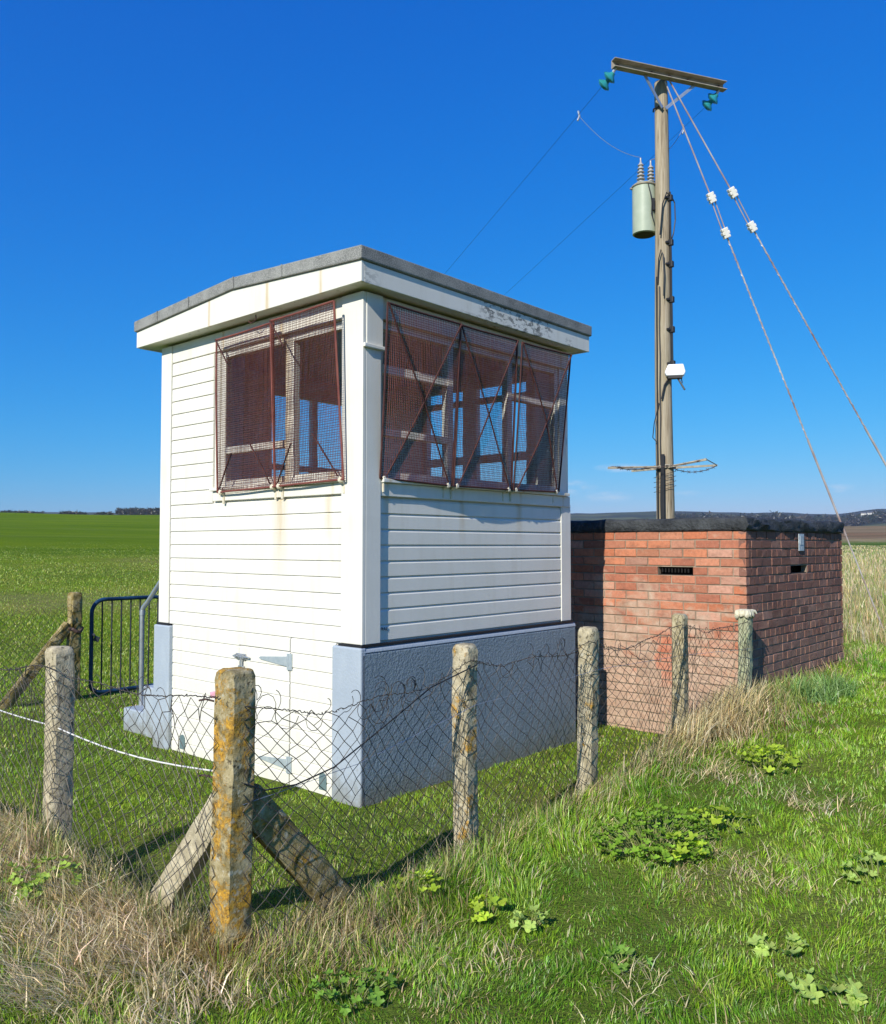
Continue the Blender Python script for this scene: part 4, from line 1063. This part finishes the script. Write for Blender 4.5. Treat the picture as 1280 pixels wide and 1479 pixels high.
# run beside the plinth
right_pts = [FP['corner'], FP['P1'], FP['P2'], FP['P3'], FP['P4']]
def top_right(s):
    return float(np.interp(s, [0, .12, .35, .62, .9, 1.15, 1.39, 1.6, 1.95, 2.25, 2.48, 2.62, 2.85, 3.1, 3.4, 3.64, 3.85, 4.2, 4.62],
                              [1.00, .965, .93, .925, .94, .985, 1.035, .99, 1.0, 1.0, 1.04, .985, .97, 1.0, 1.05, 1.05, 1.0, .99, 1.04]))
fenceR = empty('wire_fence', (*FP['corner'], 0), 0, 'sagging torn chain link netting running from the lichen post past the blue grey plinth', 'wire fence', 'wire netting fences of the plot')
m, PR, baseR, cumR = net_run(right_pts, NR, top_right, 5)
def rel(o, root):
    o.parent = root; o.matrix_parent_inverse = Matrix.Translation(-Vector(root.location)); return o
tw = m; rg = np.random.default_rng(77)
# torn loops standing off the ragged top edge
for k in range(46):
    s = rg.choice([rg.uniform(.1, 1.1), rg.uniform(1.4, 2.4), rg.uniform(2.6, 4.4)], p=[.55, .25, .2]); c = int(s/.038); c -= c % 2
    p = Vector(PR(c, 0)); a = rg.uniform(0, 2*PI); L_ = rg.uniform(.04, .10); e = Vector((E1[0], E1[1], 0))
    q = [p+e*(L_*math.cos(t+a)*.55)-e*(L_*math.cos(a)*.55)+Vector((0,0,L_*.6*(math.sin(t+a)-math.sin(a))))+Vector((NR[0],NR[1],0))*(.012*t/3) for t in np.linspace(0, rg.uniform(2.0, 4.6), 8)]
    tw.tube(q, .0016, 4)
rel(tw.build('netting', M['netwire'], None), fenceR)
def offp(base, s, off, n, z): b = base(s); return (b[0]+n[0]*off, b[1]+n[1]*off, z)
tp = [offp(baseR, s, .066+.02*math.sin(s*7), NR, top_right(s)-.012+.012*math.sin(s*11)) for s in np.arange(0, 4.62, .09)]
rel(strand_mesh(tp, .0022, 5, .003, 1).build('line_wire', M['netwire'], None), fenceR)
bl = [offp(baseR, s, .07, NR, z) for s, z in ((-.0, .70), (.10, .655), (.25, .645), (.45, .675), (.75, .80), (1.05, .93), (1.39, 1.0))]
rel(strand_mesh(bl, .0032, 6).build('slack_cable', M['blackwire'], None), fenceR)
ml = [offp(baseR, s, .062, NR, z) for s, z in ((.0, .62), (.6, .66), (1.39, .80), (1.9, .82), (2.48, .86), (3.6, .84), (4.6, .8))]
rel(strand_mesh(ml, .0012, 4, .001, 3).build('line_wire', M['galv'], None), fenceR)
# run in front of the sunlit side
endL = FC+E2*2.95
left_pts = [FP['corner'], FP['L1'], endL]
def top_left(s): return float(np.interp(s, [0, .1, .35, .7, 1.05, 1.34, 1.7, 2.2, 3], [1.035, 1.02, 1.0, .99, 1.0, 1.04, .98, .95, 1.0]))
fenceL = empty('wire_fence', (*FP['L1'], 0), 0, 'chain link netting with white line wires left of the lichen covered corner post', 'wire fence', 'wire netting fences of the plot')
m, PL, baseL, cumL = net_run(left_pts, NL, top_left, 8)
mL = m
tp = [offp(baseL, s, .068, NL, top_left(s)-.010+.008*math.sin(s*9)) for s in np.arange(0, 2.95, .09)]
rel(strand_mesh(tp, .0024, 5, .002, 4).build('line_wire', M['netwire'], None), fenceL)
for zz, offs, s_end in ((.735, -.02, 2.95), (.13, .0, .62)):
    p_ = [offp(baseL, s, offs+.05*(zz > .5), NL, zz-.035*math.sin(PI*min(s, 1.34)/1.34)*(s < 1.34)-.02*math.sin(PI*max(s-1.34, 0)/1.6)-(.10*s if zz < .5 else 0)) for s in np.arange(.0, s_end, .15)]
    rel(strand_mesh(p_, .0034, 6).build('line_wire', M['whitewire'], None), fenceL)
tw = mL; rg = np.random.default_rng(78)
for k in range(18):
    s = rg.uniform(.05, 1.2); c = int(s/.038); c -= c % 2; p = Vector(PL(c, 0)); e = Vector((E2[0], E2[1], 0)); L_ = rg.uniform(.02, .04)
    tw.tube([p+e*(L_*(1-math.cos(t)))+Vector((0,0,L_*math.sin(t))) for t in np.linspace(0, 2.6, 6)], .0016, 4)
rel(tw.build('netting', M['netwire'], None), fenceL)
# far run beyond the plot, from the gate post towards the left
fenceB = empty('wire_fence', (*FP['back'], 0), 0, 'thin wire netting strung from the brown gate post across the field edge', 'wire fence', 'wire netting fences of the plot')
m, PB, baseB, cumB = net_run([FP['back'], FP['back']-E1*2.1], -E2*0.9, lambda s: 1.0-.05*math.sin(PI*s/2.1), 12)
rel(m.build('netting', M['netwire'], None), fenceB)
mm = MB(); mm.tube([(FP['back'][0]+.075*math.cos(t), FP['back'][1]+.075*math.sin(t), .72+.02*math.sin(3*t)) for t in np.linspace(0, 2*PI, 16)], .02, 6)
rel(mm.build('tie_wire', M['nail'], None), fenceB)

# gate
gate = empty('metal_gate', (-3.70, 9.05, 0), YAW, 'blue tubular metal gate with upright dark bars beside the hut', 'gate')
g_ = MB(); gw, gh, rad = .86, 1.02, .14; pts = []
for cx, cz, a0 in ((gw-rad, gh-rad, 0), (rad, gh-rad, PI/2), (rad, .04+rad*.6, PI), (gw-rad, .04+rad*.6, 3*PI/2)):
    for t in np.linspace(a0, a0+PI/2, 7): pts.append((cx+rad*math.cos(t), 0, cz+(rad if cz > .5 else rad*.6)*math.sin(t)))
pts.append(pts[0]); pts.append(pts[1]); g_.tube(pts, .021, 10, False); g_.build('gate_frame', M['gateblue'], gate, smooth=True)
for k in range(7):
    b_ = MB(); x = .115+k*.108; b_.tube([(x, 0, .045), (x, 0, gh-.01)], .0085, 7); b_.build('bar', M['gatebar'], gate)
b_ = MB(); b_.beam((.02, -.02, .62), (.06, -.05, .60), .03, .05); b_.tube([(.02,-.02,.65),(.0,-.05,.66)], .015, 6); b_.build('gate_latch', M['gatebar'], gate)

# ================================================================== GRASS
grass = Grass()
def sward(n, r0, r1, a0, a1, p, kind):
    x, y = wedge(n, r0, r1, a0, a1, p); a, b = ab(x, y); ins = np.minimum(a, b) > .0; k = ~in_hut(x, y)
    if kind == 'lawn': k &= ins
    else: k &= ~ins
    x, y, a, b = x[k], y[k], a[k], b[k]; n = len(x); r = np.hypot(x, y)
    d = deadness(x, y); dead = RNG.uniform(0, 1, n) < d; tall = fbm(x, y, .7, 111); tuft = vnoise(x, y, .16, 117)
    if kind == 'lawn':
        h = RNG.uniform(.016, .042, n)*(.65+.8*tuft); lean = RNG.uniform(.1, .85, n); w = RNG.uniform(.0026, .0046, n)
        c = hue(n, [.225, .385, .022], .27, .12); lime = RNG.uniform(0, 1, n) < .22+.4*np.clip(tall-.5, 0, 1); c[lime] = hue(lime.sum(), [.38, .48, .06], .2, .1)
    else:
        strip = np.exp(-(b/.30)**2)*(a > -.15); end = np.exp(-((a-4.05)/.95)**2-((b+.20)/.40)**2); mound = np.exp(-((b-1.15)/.8)**2-((a+.28)/.38)**2)
        h = RNG.uniform(.014, .043, n)*(.82+.55*tall)*(.55+.9*tuft)+strip*RNG.uniform(.02, .16, n)+mound*RNG.uniform(0, .10, n)
        h = np.where(dead, h*RNG.uniform(.9, 1.5, n), h)+end*RNG.uniform(.0, .22, n)*dead
        h = h*(1-.45*sstep(1.2, 2.6, -b)*(a > 2))
        lean = np.where(dead, RNG.uniform(.2, .98, n), RNG.uniform(.1, .9, n)); w = RNG.uniform(.0022, .0044, n)
        c = hue(n, [.235, .420, .026], .30, .14); lime = RNG.uniform(0, 1, n) < .32; c[lime] = hue(lime.sum(), [.38, .54, .065], .2, .1)
        dark = tall < .42; c[dark] *= [.66, .80, .7]
    c[dead] = hue(dead.sum(), [.56, .45, .25], .30, .08); br = dead & (RNG.uniform(0, 1, n) < .22); c[br] = hue(br.sum(), [.19, .115, .055], .3, .1)
    w = np.maximum(w, r*.00085)
    lush = fbm(x, y, .45, 151, 3); c[~dead] *= np.stack([.62+.72*lush[~dead], .70+.56*lush[~dead], .75+.5*lush[~dead]], 1)
    ld = fbm(x, y, .28, 161, 2)*4*PI+RNG.normal(0, .75, len(x))
    grass.add(*blades(x, y, h, w, lean, c, ld))
sward(330000, 3.2, 12.5, -38, 34, 1.15, 'lawn')
sward(680000, 1.9, 13.0, -38, 38, 1.25, 'bank')
sward(45000, .9, 4.5, 36, 66, 1.1, 'bank'); sward(35000, .9, 4.5, -64, -36, 1.1, 'bank')
def tufts(x, y, per, hmin, hmax, spread, base, dv=.25, lean=(.05, .6), ldir=None, w=(.003, .006)):
    n = len(x)*per; X_ = np.repeat(x, per)+RNG.normal(0, spread, n); Y_ = np.repeat(y, per)+RNG.normal(0, spread, n)
    k = ~in_hut(X_, Y_); X_, Y_ = X_[k], Y_[k]; n = len(X_)
    h = RNG.uniform(hmin, hmax, n)*np.repeat(RNG.uniform(.7, 1.2, len(x)), per)[k]; r = np.hypot(X_, Y_)
    ww = np.maximum(RNG.uniform(*w, n), r*.0010); ld = None if ldir is None else RNG.normal(ldir, .7, n)
    grass.add(*blades(X_, Y_, h, ww, RNG.uniform(*lean, n), hue(n, base, dv, .08), ld))
def along(n, a0, a1, b0, b1):
    a = RNG.uniform(a0, a1, n); b = RNG.uniform(b0, b1, n); return FC[0]+a*E1[0]+b*E2[0], FC[1]+a*E1[1]+b*E2[1]
# tall straw by the end of the fence
x, y = along(115, 3.35, 4.5, -.30, .10); tufts(x, y, 12, .10, .34, .030, [.62, .52, .29], .25, (.05, .65), 0.2)
x, y = along(40, 2.3, 3.4, -.22, .10); tufts(x, y, 10, .06, .17, .03, [.52, .44, .22], .28, (.05, .6))
x, y = along(110, .0, 2.6, -.20, .08); tufts(x, y, 10, .06, .17, .03, [.38, .40, .14], .32, (.05, .7))
x, y = along(85, 4.2, 6.0, -.45, .02); tufts(x, y, 13, .08, .24, .03, [.30, .38, .09], .3, (.1, .8))
x, y = along(22, 5.0, 5.6, -.60, -.25); tufts(x, y, 34, .12, .26, .03, [.22, .36, .11], .25, (.2, .9))
# dead thatch on the left bank and round the corner post
x, y = along(520, -.70, -.02, .05, 2.6); tufts(x, y, 26, .07, .20, .035, [.74, .62, .43], .34, (.72, .985), YAW+PI, (.0016, .0030))
x, y = along(120, -.70, -.02, .15, 2.6); tufts(x, y, 10, .06, .16, .03, [.70, .57, .38], .32, (.2, .7), None, (.0016, .0030))
x, y = along(150, -.55, .06, -.35, .55); tufts(x, y, 20, .05, .15, .03, [.62, .51, .33], .34, (.4, .98))
x, y = along(36, .05, .75, -.45, -.12); tufts(x, y, 12, .05, .14, .03, [.40, .32, .17], .32, (.4, .98))
x, y = along(40, -1.6, -.8, -.6, .9); tufts(x, y, 14, .04, .12, .05, [.54, .43, .24], .3, (.5, .98))
x, y = along(60, -.2, .1, .1, 1.3); tufts(x, y, 9, .10, .24, .02, [.24, .26, .10], .3, (.05, .5))
# loose dead patches in the near grass
for (u, v, n) in ((1.15, 4.15, 26), (1.50, 3.95, 20), (.75, 3.0, 12), (1.65, 5.2, 22), (2.05, 4.7, 16), (-1.25, 2.75, 16), (.05, 3.3, 12)):
    x = RNG.normal(u, .14, n); y = RNG.normal(v, .10, n); tufts(x, y, 14, .04, .13, .03, [.60, .49, .28], .28, (.6, .98))
# hogweed-high bents standing over the bank
x, y = along(60, -1.1, .1, .0, 2.2); tufts(x, y, 1, .22, .42, .0, [.52, .42, .24], .2, (.05, .5), None, (.003, .004))
grass.build('grass')
# rough grass farther out
meadow = Grass()
def rough(n, r0, r1, a0, a1, p, hm, base, mixc, share, w0=.0014, lean=(.05, .7)):
    x, y = wedge(n, r0, r1, a0, a1, p); k = ~in_hut(x, y); x, y = x[k], y[k]; n = len(x); r = np.hypot(x, y); cl = vnoise(x, y, .8+.02*r.mean(), 141)
    h = RNG.uniform(*hm, n)*(.5+cl)*(1-.85*sstep(r0+(r1-r0)*.25, r1, r)); c = hue(n, base, .25, .1); c = c*(1-.42*sstep(20, 60, r)*(x < 0))[:, None]; s = RNG.uniform(0, 1, n) < share*(.4+1.2*fbm(x, y, 2.5, 143)); c[s] = hue(s.sum(), mixc, .25, .1)
    meadow.add(*blades(x, y, h, np.maximum(.004, r*w0*.8), RNG.uniform(*lean, n), c))
rough(260000, 10.5, 60, -40, -8, 2.0, (.020, .064), [.225, .345, .020], [.40, .43, .08], .35, .0008, (.1, .9))
rough(60000, 12.5, 18.5, 20, 40, 1.0, (.03, .09), [.21, .35, .04], [.36, .38, .12], .4, .0009)
rough(80000, 14.5, 60, 19, 42, 1.5, (.12, .42), [.60, .49, .27], [.26, .34, .08], .30, .0010, (.02, .45))
rough(16000, 11, 40, 6, 20, 1.4, (.15, .4), [.54, .45, .23], [.26, .34, .08], .4, .0012)
meadow.build('meadow_grass')

# ================================================================== BROAD LEAVED WEEDS
def leaf(mb_v, mb_f, mb_c, c, yaw, pitch, size, col):
    """a lobed, slightly cupped leaf on a short stalk"""
    n = 18; ctr = Vector(c); rot = Matrix.Rotation(yaw, 3, 'Z') @ Matrix.Rotation(pitch, 3, 'Y'); i0 = len(mb_v)
    mb_v.append(ctr+rot@Vector((size*.1, 0, -.10*size))); mb_c.append(col)
    for k in range(n):
        t = -PI*.92+2*PI*.92*k/(n-1); rad = size*(.78+.20*math.cos(5*t)+.09*math.cos(11*t)+random.uniform(-.07, .07)); z = .26*size*math.sin(5*t+.6)+.16*size+random.uniform(-.05, .05)*size
        mb_v.append(ctr+rot@Vector((rad*math.cos(t)*.9+size*.25, rad*math.sin(t), z*abs(math.sin(t))))); mb_c.append(tuple(q*random.uniform(.9, 1.1) for q in col))
    for k in range(n-1): mb_f.append((i0, i0+1+k, i0+2+k))
def weed(x, y, n, spread, size, hgt, col, label, group='broad leaved weeds in the grass'):
    V = []; F = []; C = []; z0 = float(ground(x, y)); stems = MB()
    n = int(n*1.5); size *= .86
    for i in range(n):
        a = random.uniform(0, 2*PI); r = spread*math.sqrt(random.random()); h = hgt*random.uniform(.55, 1.1)*(1-.35*r/spread); px_, py_ = r*math.cos(a), r*math.sin(a)
        gz_ = float(ground(x+px_, y+py_))-z0; k = math.exp(random.gauss(0, .16)); cc = (col[0]*k, col[1]*k, col[2]*k)
        leaf(V, F, C, (px_, py_, gz_+h), a+random.gauss(0, .5), random.uniform(-.5, .8), size*random.uniform(.6, 1.2), cc)
        stems.tube([(px_*.45, py_*.45, gz_-.02), (px_*.8, py_*.8, gz_+h*.6), (px_, py_, gz_+h-.004)], .0022, 4)
    root = empty('weed_plant', (x, y, z0), 0, label, 'weed', group)
    V = np.array([tuple(p) for p in V]); mesh_np('leaves', V, None, np.array(F), np.array(C), M['leaf'], root, True)
    if n > 9: stems.build('stem', M['stem'], root)
    else:
        k = len(stems.v)//n; q = len(stems.f)//n
        for i in range(n):
            one = MB(); one.add(stems.v[i*k:(i+1)*k], [tuple(j-i*k for j in f) for f in stems.f[i*q:(i+1)*q]]); one.build('stem', M['stem'], root)
def leafmat():
    t = NT('weed_leaf'); at = t.n('VertexColor'); at.layer_name = 'Col'; v = t.coord()
    c = t.mix(t.math('MULTIPLY', t.noise(v, 60, 3), .5), at.outputs['Color'], t.mix(1.0, at.outputs['Color'], (.55, .7, .5), 'MULTIPLY'))
    p = t.n('BsdfPrincipled'); t.l(c, p.inputs['Base Color']); p.inputs['Roughness'].default_value = .5; p.inputs['Specular IOR Level'].default_value = .3
    t.l(t.bump(t.noise(v, 90, 3), .5, .004), p.inputs['Normal'])
    tr = t.n('BsdfTranslucent'); t.l(t.mix(1.0, c, (1.3, 1.25, .5), 'MULTIPLY'), tr.inputs['Color']); mx = t.n('MixShader'); mx.inputs[0].default_value = .35
    t.l(p.outputs[0], mx.inputs[1]); t.l(tr.outputs[0], mx.inputs[2]); t.l(mx.outputs[0], t.out.inputs['Surface']); return t.m
M['leaf'] = leafmat(); M['stem'] = simple('weed_stem', (.16, .20, .06), (.22, .24, .08), 20, .7)
def gpt(px, py):
    """where a pixel's line of sight meets the turf"""
    c, s = math.cos(TILT), math.sin(TILT); u = (px-640)/FPX; v = (739.5-py)/FPX; d = np.array([u, c-v*s, s+v*c]); t = 1.5
    while t < 40:
        p = d*t
        if p[2]+EYE < float(ground(p[0], p[1])): break
        t += .02
    return float(p[0]), float(p[1])
LG = (.50, .64, .06); DG = (.25, .42, .04)
for px, py, n, sp, sz, hg, col, lab in (
    (945, 1225, 190, .30, .028, .12, DG, 'wide dark green leafy weed patch in front of the straw by the brick store'),
    (985, 1248, 9, .10, .050, .13, LG, 'bright lobed weed growing at the right edge of the dark leafy patch'),
    (1040, 1200, 16, .15, .045, .11, LG, 'bright green weed just right of the dark leafy patch beside dead straw'),
    (1110, 1108, 22, .17, .046, .11, LG, 'bright leafy weed in grass below the timber end post and rag'),
    (1130, 1378, 8, .09, .046, .05, (.52, .66, .16), 'pale lobed weed low in the mown grass, upper of two near the right bottom corner'),
    (1185, 1440, 9, .11, .052, .05, (.52, .66, .16), 'pale lobed weed at the bottom right corner beside bare straw'),
    (1268, 1275, 14, .14, .038, .07, (.52, .66, .16), 'small pale weed cut by the right edge of the picture'),
    (548, 1308, 5, .06, .042, .10, LG, 'small bright weed at the foot of the dark leaning strut'),
    (600, 1298, 10, .10, .042, .12, LG, 'bright lobed weed beside the small weed at the foot of the dark strut'),
    (705, 1332, 9, .075, .040, .09, LG, 'bright weed clump below the yellow streaked post'),
    (762, 1345, 8, .075, .040, .08, (.52, .66, .16), 'bright weed clump to the right of the clump below the yellow streaked post'),
    (62, 1288, 26, .15, .034, .12, (.40, .55, .09), 'leafy green weed in dead grass below the broad left post'),
    (505, 1445, 24, .14, .030, .08, (.24, .42, .06), 'leafy dark weed low in the grass at the bottom edge of the picture'),
    (905, 1400, 7, .10, .030, .05, (.26, .44, .07), 'sparse small weed in the mown grass at the bottom right of centre')):
    x, y = gpt(px, py); weed(x, y, n, sp, sz, hg, col, lab)

# ================================================================== FAR WOODS AND HOUSES
def woodmesh(name, spots, label=None, kind='stuff'):
    """crowns of leaf-sized faces with trunks below; spots: x, y, z, radius, height"""
    V = []; F = []; C = []; k = 0
    for (x, y, z, rad, h) in spots:
        n = 90; u = RNG.normal(0, 1, (n, 3)); u /= np.linalg.norm(u, axis=1)[:, None]; q = u*RNG.uniform(.55, 1, (n, 1))*[rad, rad, h*.42]+[x, y, z+h*.58]
        s = rad*.28; tint = np.array(random.choice([(.050, .048, .034), (.036, .046, .026), (.065, .050, .038), (.042, .042, .036)]))
        for p in q:
            d1 = RNG.normal(0, s, 3); d2 = RNG.normal(0, s, 3); V += [p, p+d1, p+d2]; F.append((k, k+1, k+2)); C += [tint*random.uniform(.7, 1.35)]*3; k += 3
        for a in (0, 2.1, 4.2):
            V += [(x+.03*h*math.cos(a), y+.03*h*math.sin(a), z-1), (x+.03*h*math.cos(a+2.1), y+.03*h*math.sin(a+2.1), z-1), (x, y, z+h*.7)]; F.append((k, k+1, k+2)); C += [np.array([.06, .05, .04])]*3; k += 3
    o = mesh_np(name, np.array([tuple(p) for p in V]), None, np.array(F), np.array(C), M['blade']); o['kind'] = kind
    return o
spots = []
def far_z(x, y): return max(float(ground(np.array([x]), np.array([y]))[0]), float(hill_z(np.array([x]), np.array([y]))[0]) if math.hypot(x, y) > 600 else -99)
for i in range(95):
    azd = random.uniform(-20.9, -17.2); r = random.uniform(690, 760); x, y = r*math.sin(R(azd)), r*math.cos(R(azd)); top = EYE+r*(50.5-1.2*random.random()-.9*max(0, (-20.2-azd)))/FPX
    h = random.uniform(6.2, 7.4); spots.append((x, y, top-h, random.uniform(1.8, 2.8), h))
woodmesh('wood', spots)
spots = []
for i in range(90):
    azd = random.choice([random.uniform(-27.5, -25), random.uniform(-24.2, -22.6), random.uniform(-24, -22.8), random.uniform(-22, -21.2)]); r = random.uniform(640, 700); x, y = r*math.sin(R(azd)), r*math.cos(R(azd))
    top = EYE+r*(42.3+random.random()*1.5)/FPX; h = random.uniform(3, 4.5); spots.append((x, y, top-h, random.uniform(2, 3.5), h))
woodmesh('hedgerow_trees', spots)
spots = []
for i in range(110):
    azd = random.uniform(15, 27.8); r = random.uniform(1300, 1500); x, y = r*math.sin(R(azd)), r*math.cos(R(azd))
    z = float(hill_z(np.array([x]), np.array([y]))[0]); spots.append((x, y, z-1, random.uniform(6, 11), random.uniform(8, 13)))
woodmesh('hillside_trees', spots)
hm = simple('white_render', (.55, .53, .49), (.62, .60, .56), .2, .8); hr_ = simple('slate_roof', (.10, .10, .11), (.14, .13, .13), .3, .8)
hrng = random.Random(3)
for i, azd in enumerate((25.35, 25.6, 25.9, 26.2, 26.5, 26.8, 27.1)):
    r = hrng.uniform(1480, 1620); x, y = r*math.sin(R(azd)), r*math.cos(R(azd)); z = float(hill_z(np.array([x]), np.array([y]))[0])
    hs = empty('house', (x, y, z), R(-azd+hrng.uniform(-25, 25)), 'tiny white house on the far wooded hillside at the right', 'house', 'white houses on the far hillside')
    w, d, h = hrng.uniform(6, 10), 6, hrng.uniform(2.4, 3.4)
    b_ = MB(); b_.box((-w/2, -d/2, -4), (w/2, d/2, h)); b_.build('wall', hm, hs)
    b_ = MB(); b_.extrude([(-d/2-.4, h), (d/2+.4, h), (0, h+2.0)], (-w/2-.4, 0, .01), (0,1,0), (0,0,1), (w+.8, 0, 0)); b_.build('roof', hr_, hs)

# ================================================================== AIR
hz = MB(); hz.box((-4600, -4600, -90), (4600, 4600, 130))
hm_ = bpy.data.materials.new('haze'); hm_.use_nodes = True; hm_.node_tree.nodes.clear()
ho_ = hm_.node_tree.nodes.new('ShaderNodeOutputMaterial'); pv = hm_.node_tree.nodes.new('ShaderNodeVolumePrincipled')
pv.inputs['Color'].default_value = (.80, .90, 1.0, 1); pv.inputs['Density'].default_value = .00014; pv.inputs['Anisotropy'].default_value = .2
hm_.node_tree.links.new(pv.outputs[0], ho_.inputs['Volume'])
hzo = hz.build('haze', hm_); hzo['kind'] = 'stuff'

# ================================================================== LIGHT
SUN_EL = R(32); AZ_OFF = R(12.5)
hv = E1*math.cos(AZ_OFF)+E2*math.sin(AZ_OFF)          # the way the light travels over the ground
sd = Vector((-hv[0]*math.cos(SUN_EL), -hv[1]*math.cos(SUN_EL), math.sin(SUN_EL)))
sun = bpy.data.lights.new('sun', 'SUN'); sun.energy = 4.3; sun.angle = R(.5); sun.color = (1.0, .95, .845)
so_ = bpy.data.objects.new('sun', sun); link(so_); so_.rotation_euler = sd.to_track_quat('Z', 'Y').to_euler()
wd = bpy.data.worlds.new('World'); SC.world = wd; wd.use_nodes = True; nt = wd.node_tree; nt.nodes.clear()
out = nt.nodes.new('ShaderNodeOutputWorld'); bg = nt.nodes.new('ShaderNodeBackground'); sky = nt.nodes.new('ShaderNodeTexSky')
sky.sky_type = 'NISHITA'; sky.sun_disc = False; sky.sun_elevation = SUN_EL; sky.sun_rotation = math.atan2(sd.x, sd.y)
sky.altitude = 0; sky.air_density = 1.2; sky.dust_density = 0; sky.ozone_density = 5.0
bg.inputs['Strength'].default_value = .10
def wn(op, a, b=0.0, c=None):
    nd = nt.nodes.new('ShaderNodeMath'); nd.operation = op
    for i, v in enumerate((a, b) if c is None else (a, b, c)):
        if hasattr(v, 'links'): nt.links.new(v, nd.inputs[i])
        else: nd.inputs[i].default_value = v
    return nd.outputs[0]
sep = nt.nodes.new('ShaderNodeSeparateColor'); cmb = nt.nodes.new('ShaderNodeCombineColor'); nt.links.new(sky.outputs[0], sep.inputs[0])
for ch, (gm, gn) in enumerate(((2.35, .60), (.93, .625), (.48, .93))):      # colour grade of the sky: deeper blue overhead, paler low down
    nt.links.new(wn('MULTIPLY', wn('POWER', wn('MINIMUM', wn('MULTIPLY', sep.outputs[ch], .1), 1.1), gm), gn*10), cmb.inputs[ch])
tcw = nt.nodes.new('ShaderNodeTexCoord'); mpw = nt.nodes.new('ShaderNodeMapping'); mpw.inputs['Scale'].default_value = (1, 1, 3.2); nt.links.new(tcw.outputs['Generated'], mpw.inputs['Vector'])
nzw = nt.nodes.new('ShaderNodeTexNoise'); nzw.inputs['Scale'].default_value = 16; nzw.inputs['Detail'].default_value = 6; nt.links.new(mpw.outputs[0], nzw.inputs['Vector'])
sxw = nt.nodes.new('ShaderNodeSeparateXYZ'); nt.links.new(tcw.outputs['Generated'], sxw.inputs[0])
def puff(dx, dz, rx, rz):
    q = wn('ADD', wn('POWER', wn('DIVIDE', wn('SUBTRACT', sxw.outputs['X'], dx), rx), 2.0), wn('POWER', wn('DIVIDE', wn('SUBTRACT', sxw.outputs['Z'], dz), rz), 2.0))
    return wn('MAXIMUM', wn('SUBTRACT', 1.0, q), 0.0)
nzw.inputs['Scale'].default_value = 42; mpw.inputs['Scale'].default_value = (1, 1, 2.6)
pf = None
for q in ((.150, .066, .030, .010), (.190, .055, .030, .007), (.205, .088, .035, .006), (.418, .060, .022, .005), (.27, .058, .02, .004)):
    o_ = puff(*q); pf = o_ if pf is None else wn('MAXIMUM', pf, o_)
cl_ = wn('MULTIPLY', pf, wn('MINIMUM', wn('MAXIMUM', wn('MULTIPLY', wn('SUBTRACT', nzw.outputs['Fac'], .40), 4.0), 0.0), 1.0))
cmx = nt.nodes.new('ShaderNodeMixRGB'); nt.links.new(wn('MULTIPLY', cl_, .55), cmx.inputs[0]); nt.links.new(cmb.outputs[0], cmx.inputs[1]); cmx.inputs[2].default_value = (6.0, 7.0, 8.6, 1)
nt.links.new(cmx.outputs[0], bg.inputs['Color']); bg.inputs['Strength'].default_value = .084
nt.links.new(bg.outputs[0], out.inputs['Surface'])
vs_ = SC.view_settings; vs_.view_transform = 'Standard'; vs_.look = 'None'; vs_.exposure = 0.43; vs_.gamma = 1.0; vs_.use_curve_mapping = False
cy = SC.cycles; cy.max_bounces = 8; cy.transparent_max_bounces = 16; cy.use_denoising = True; cy.caustics_reflective = False; cy.caustics_refractive = False
cy.diffuse_bounces = 3; cy.glossy_bounces = 3; cy.transmission_bounces = 6
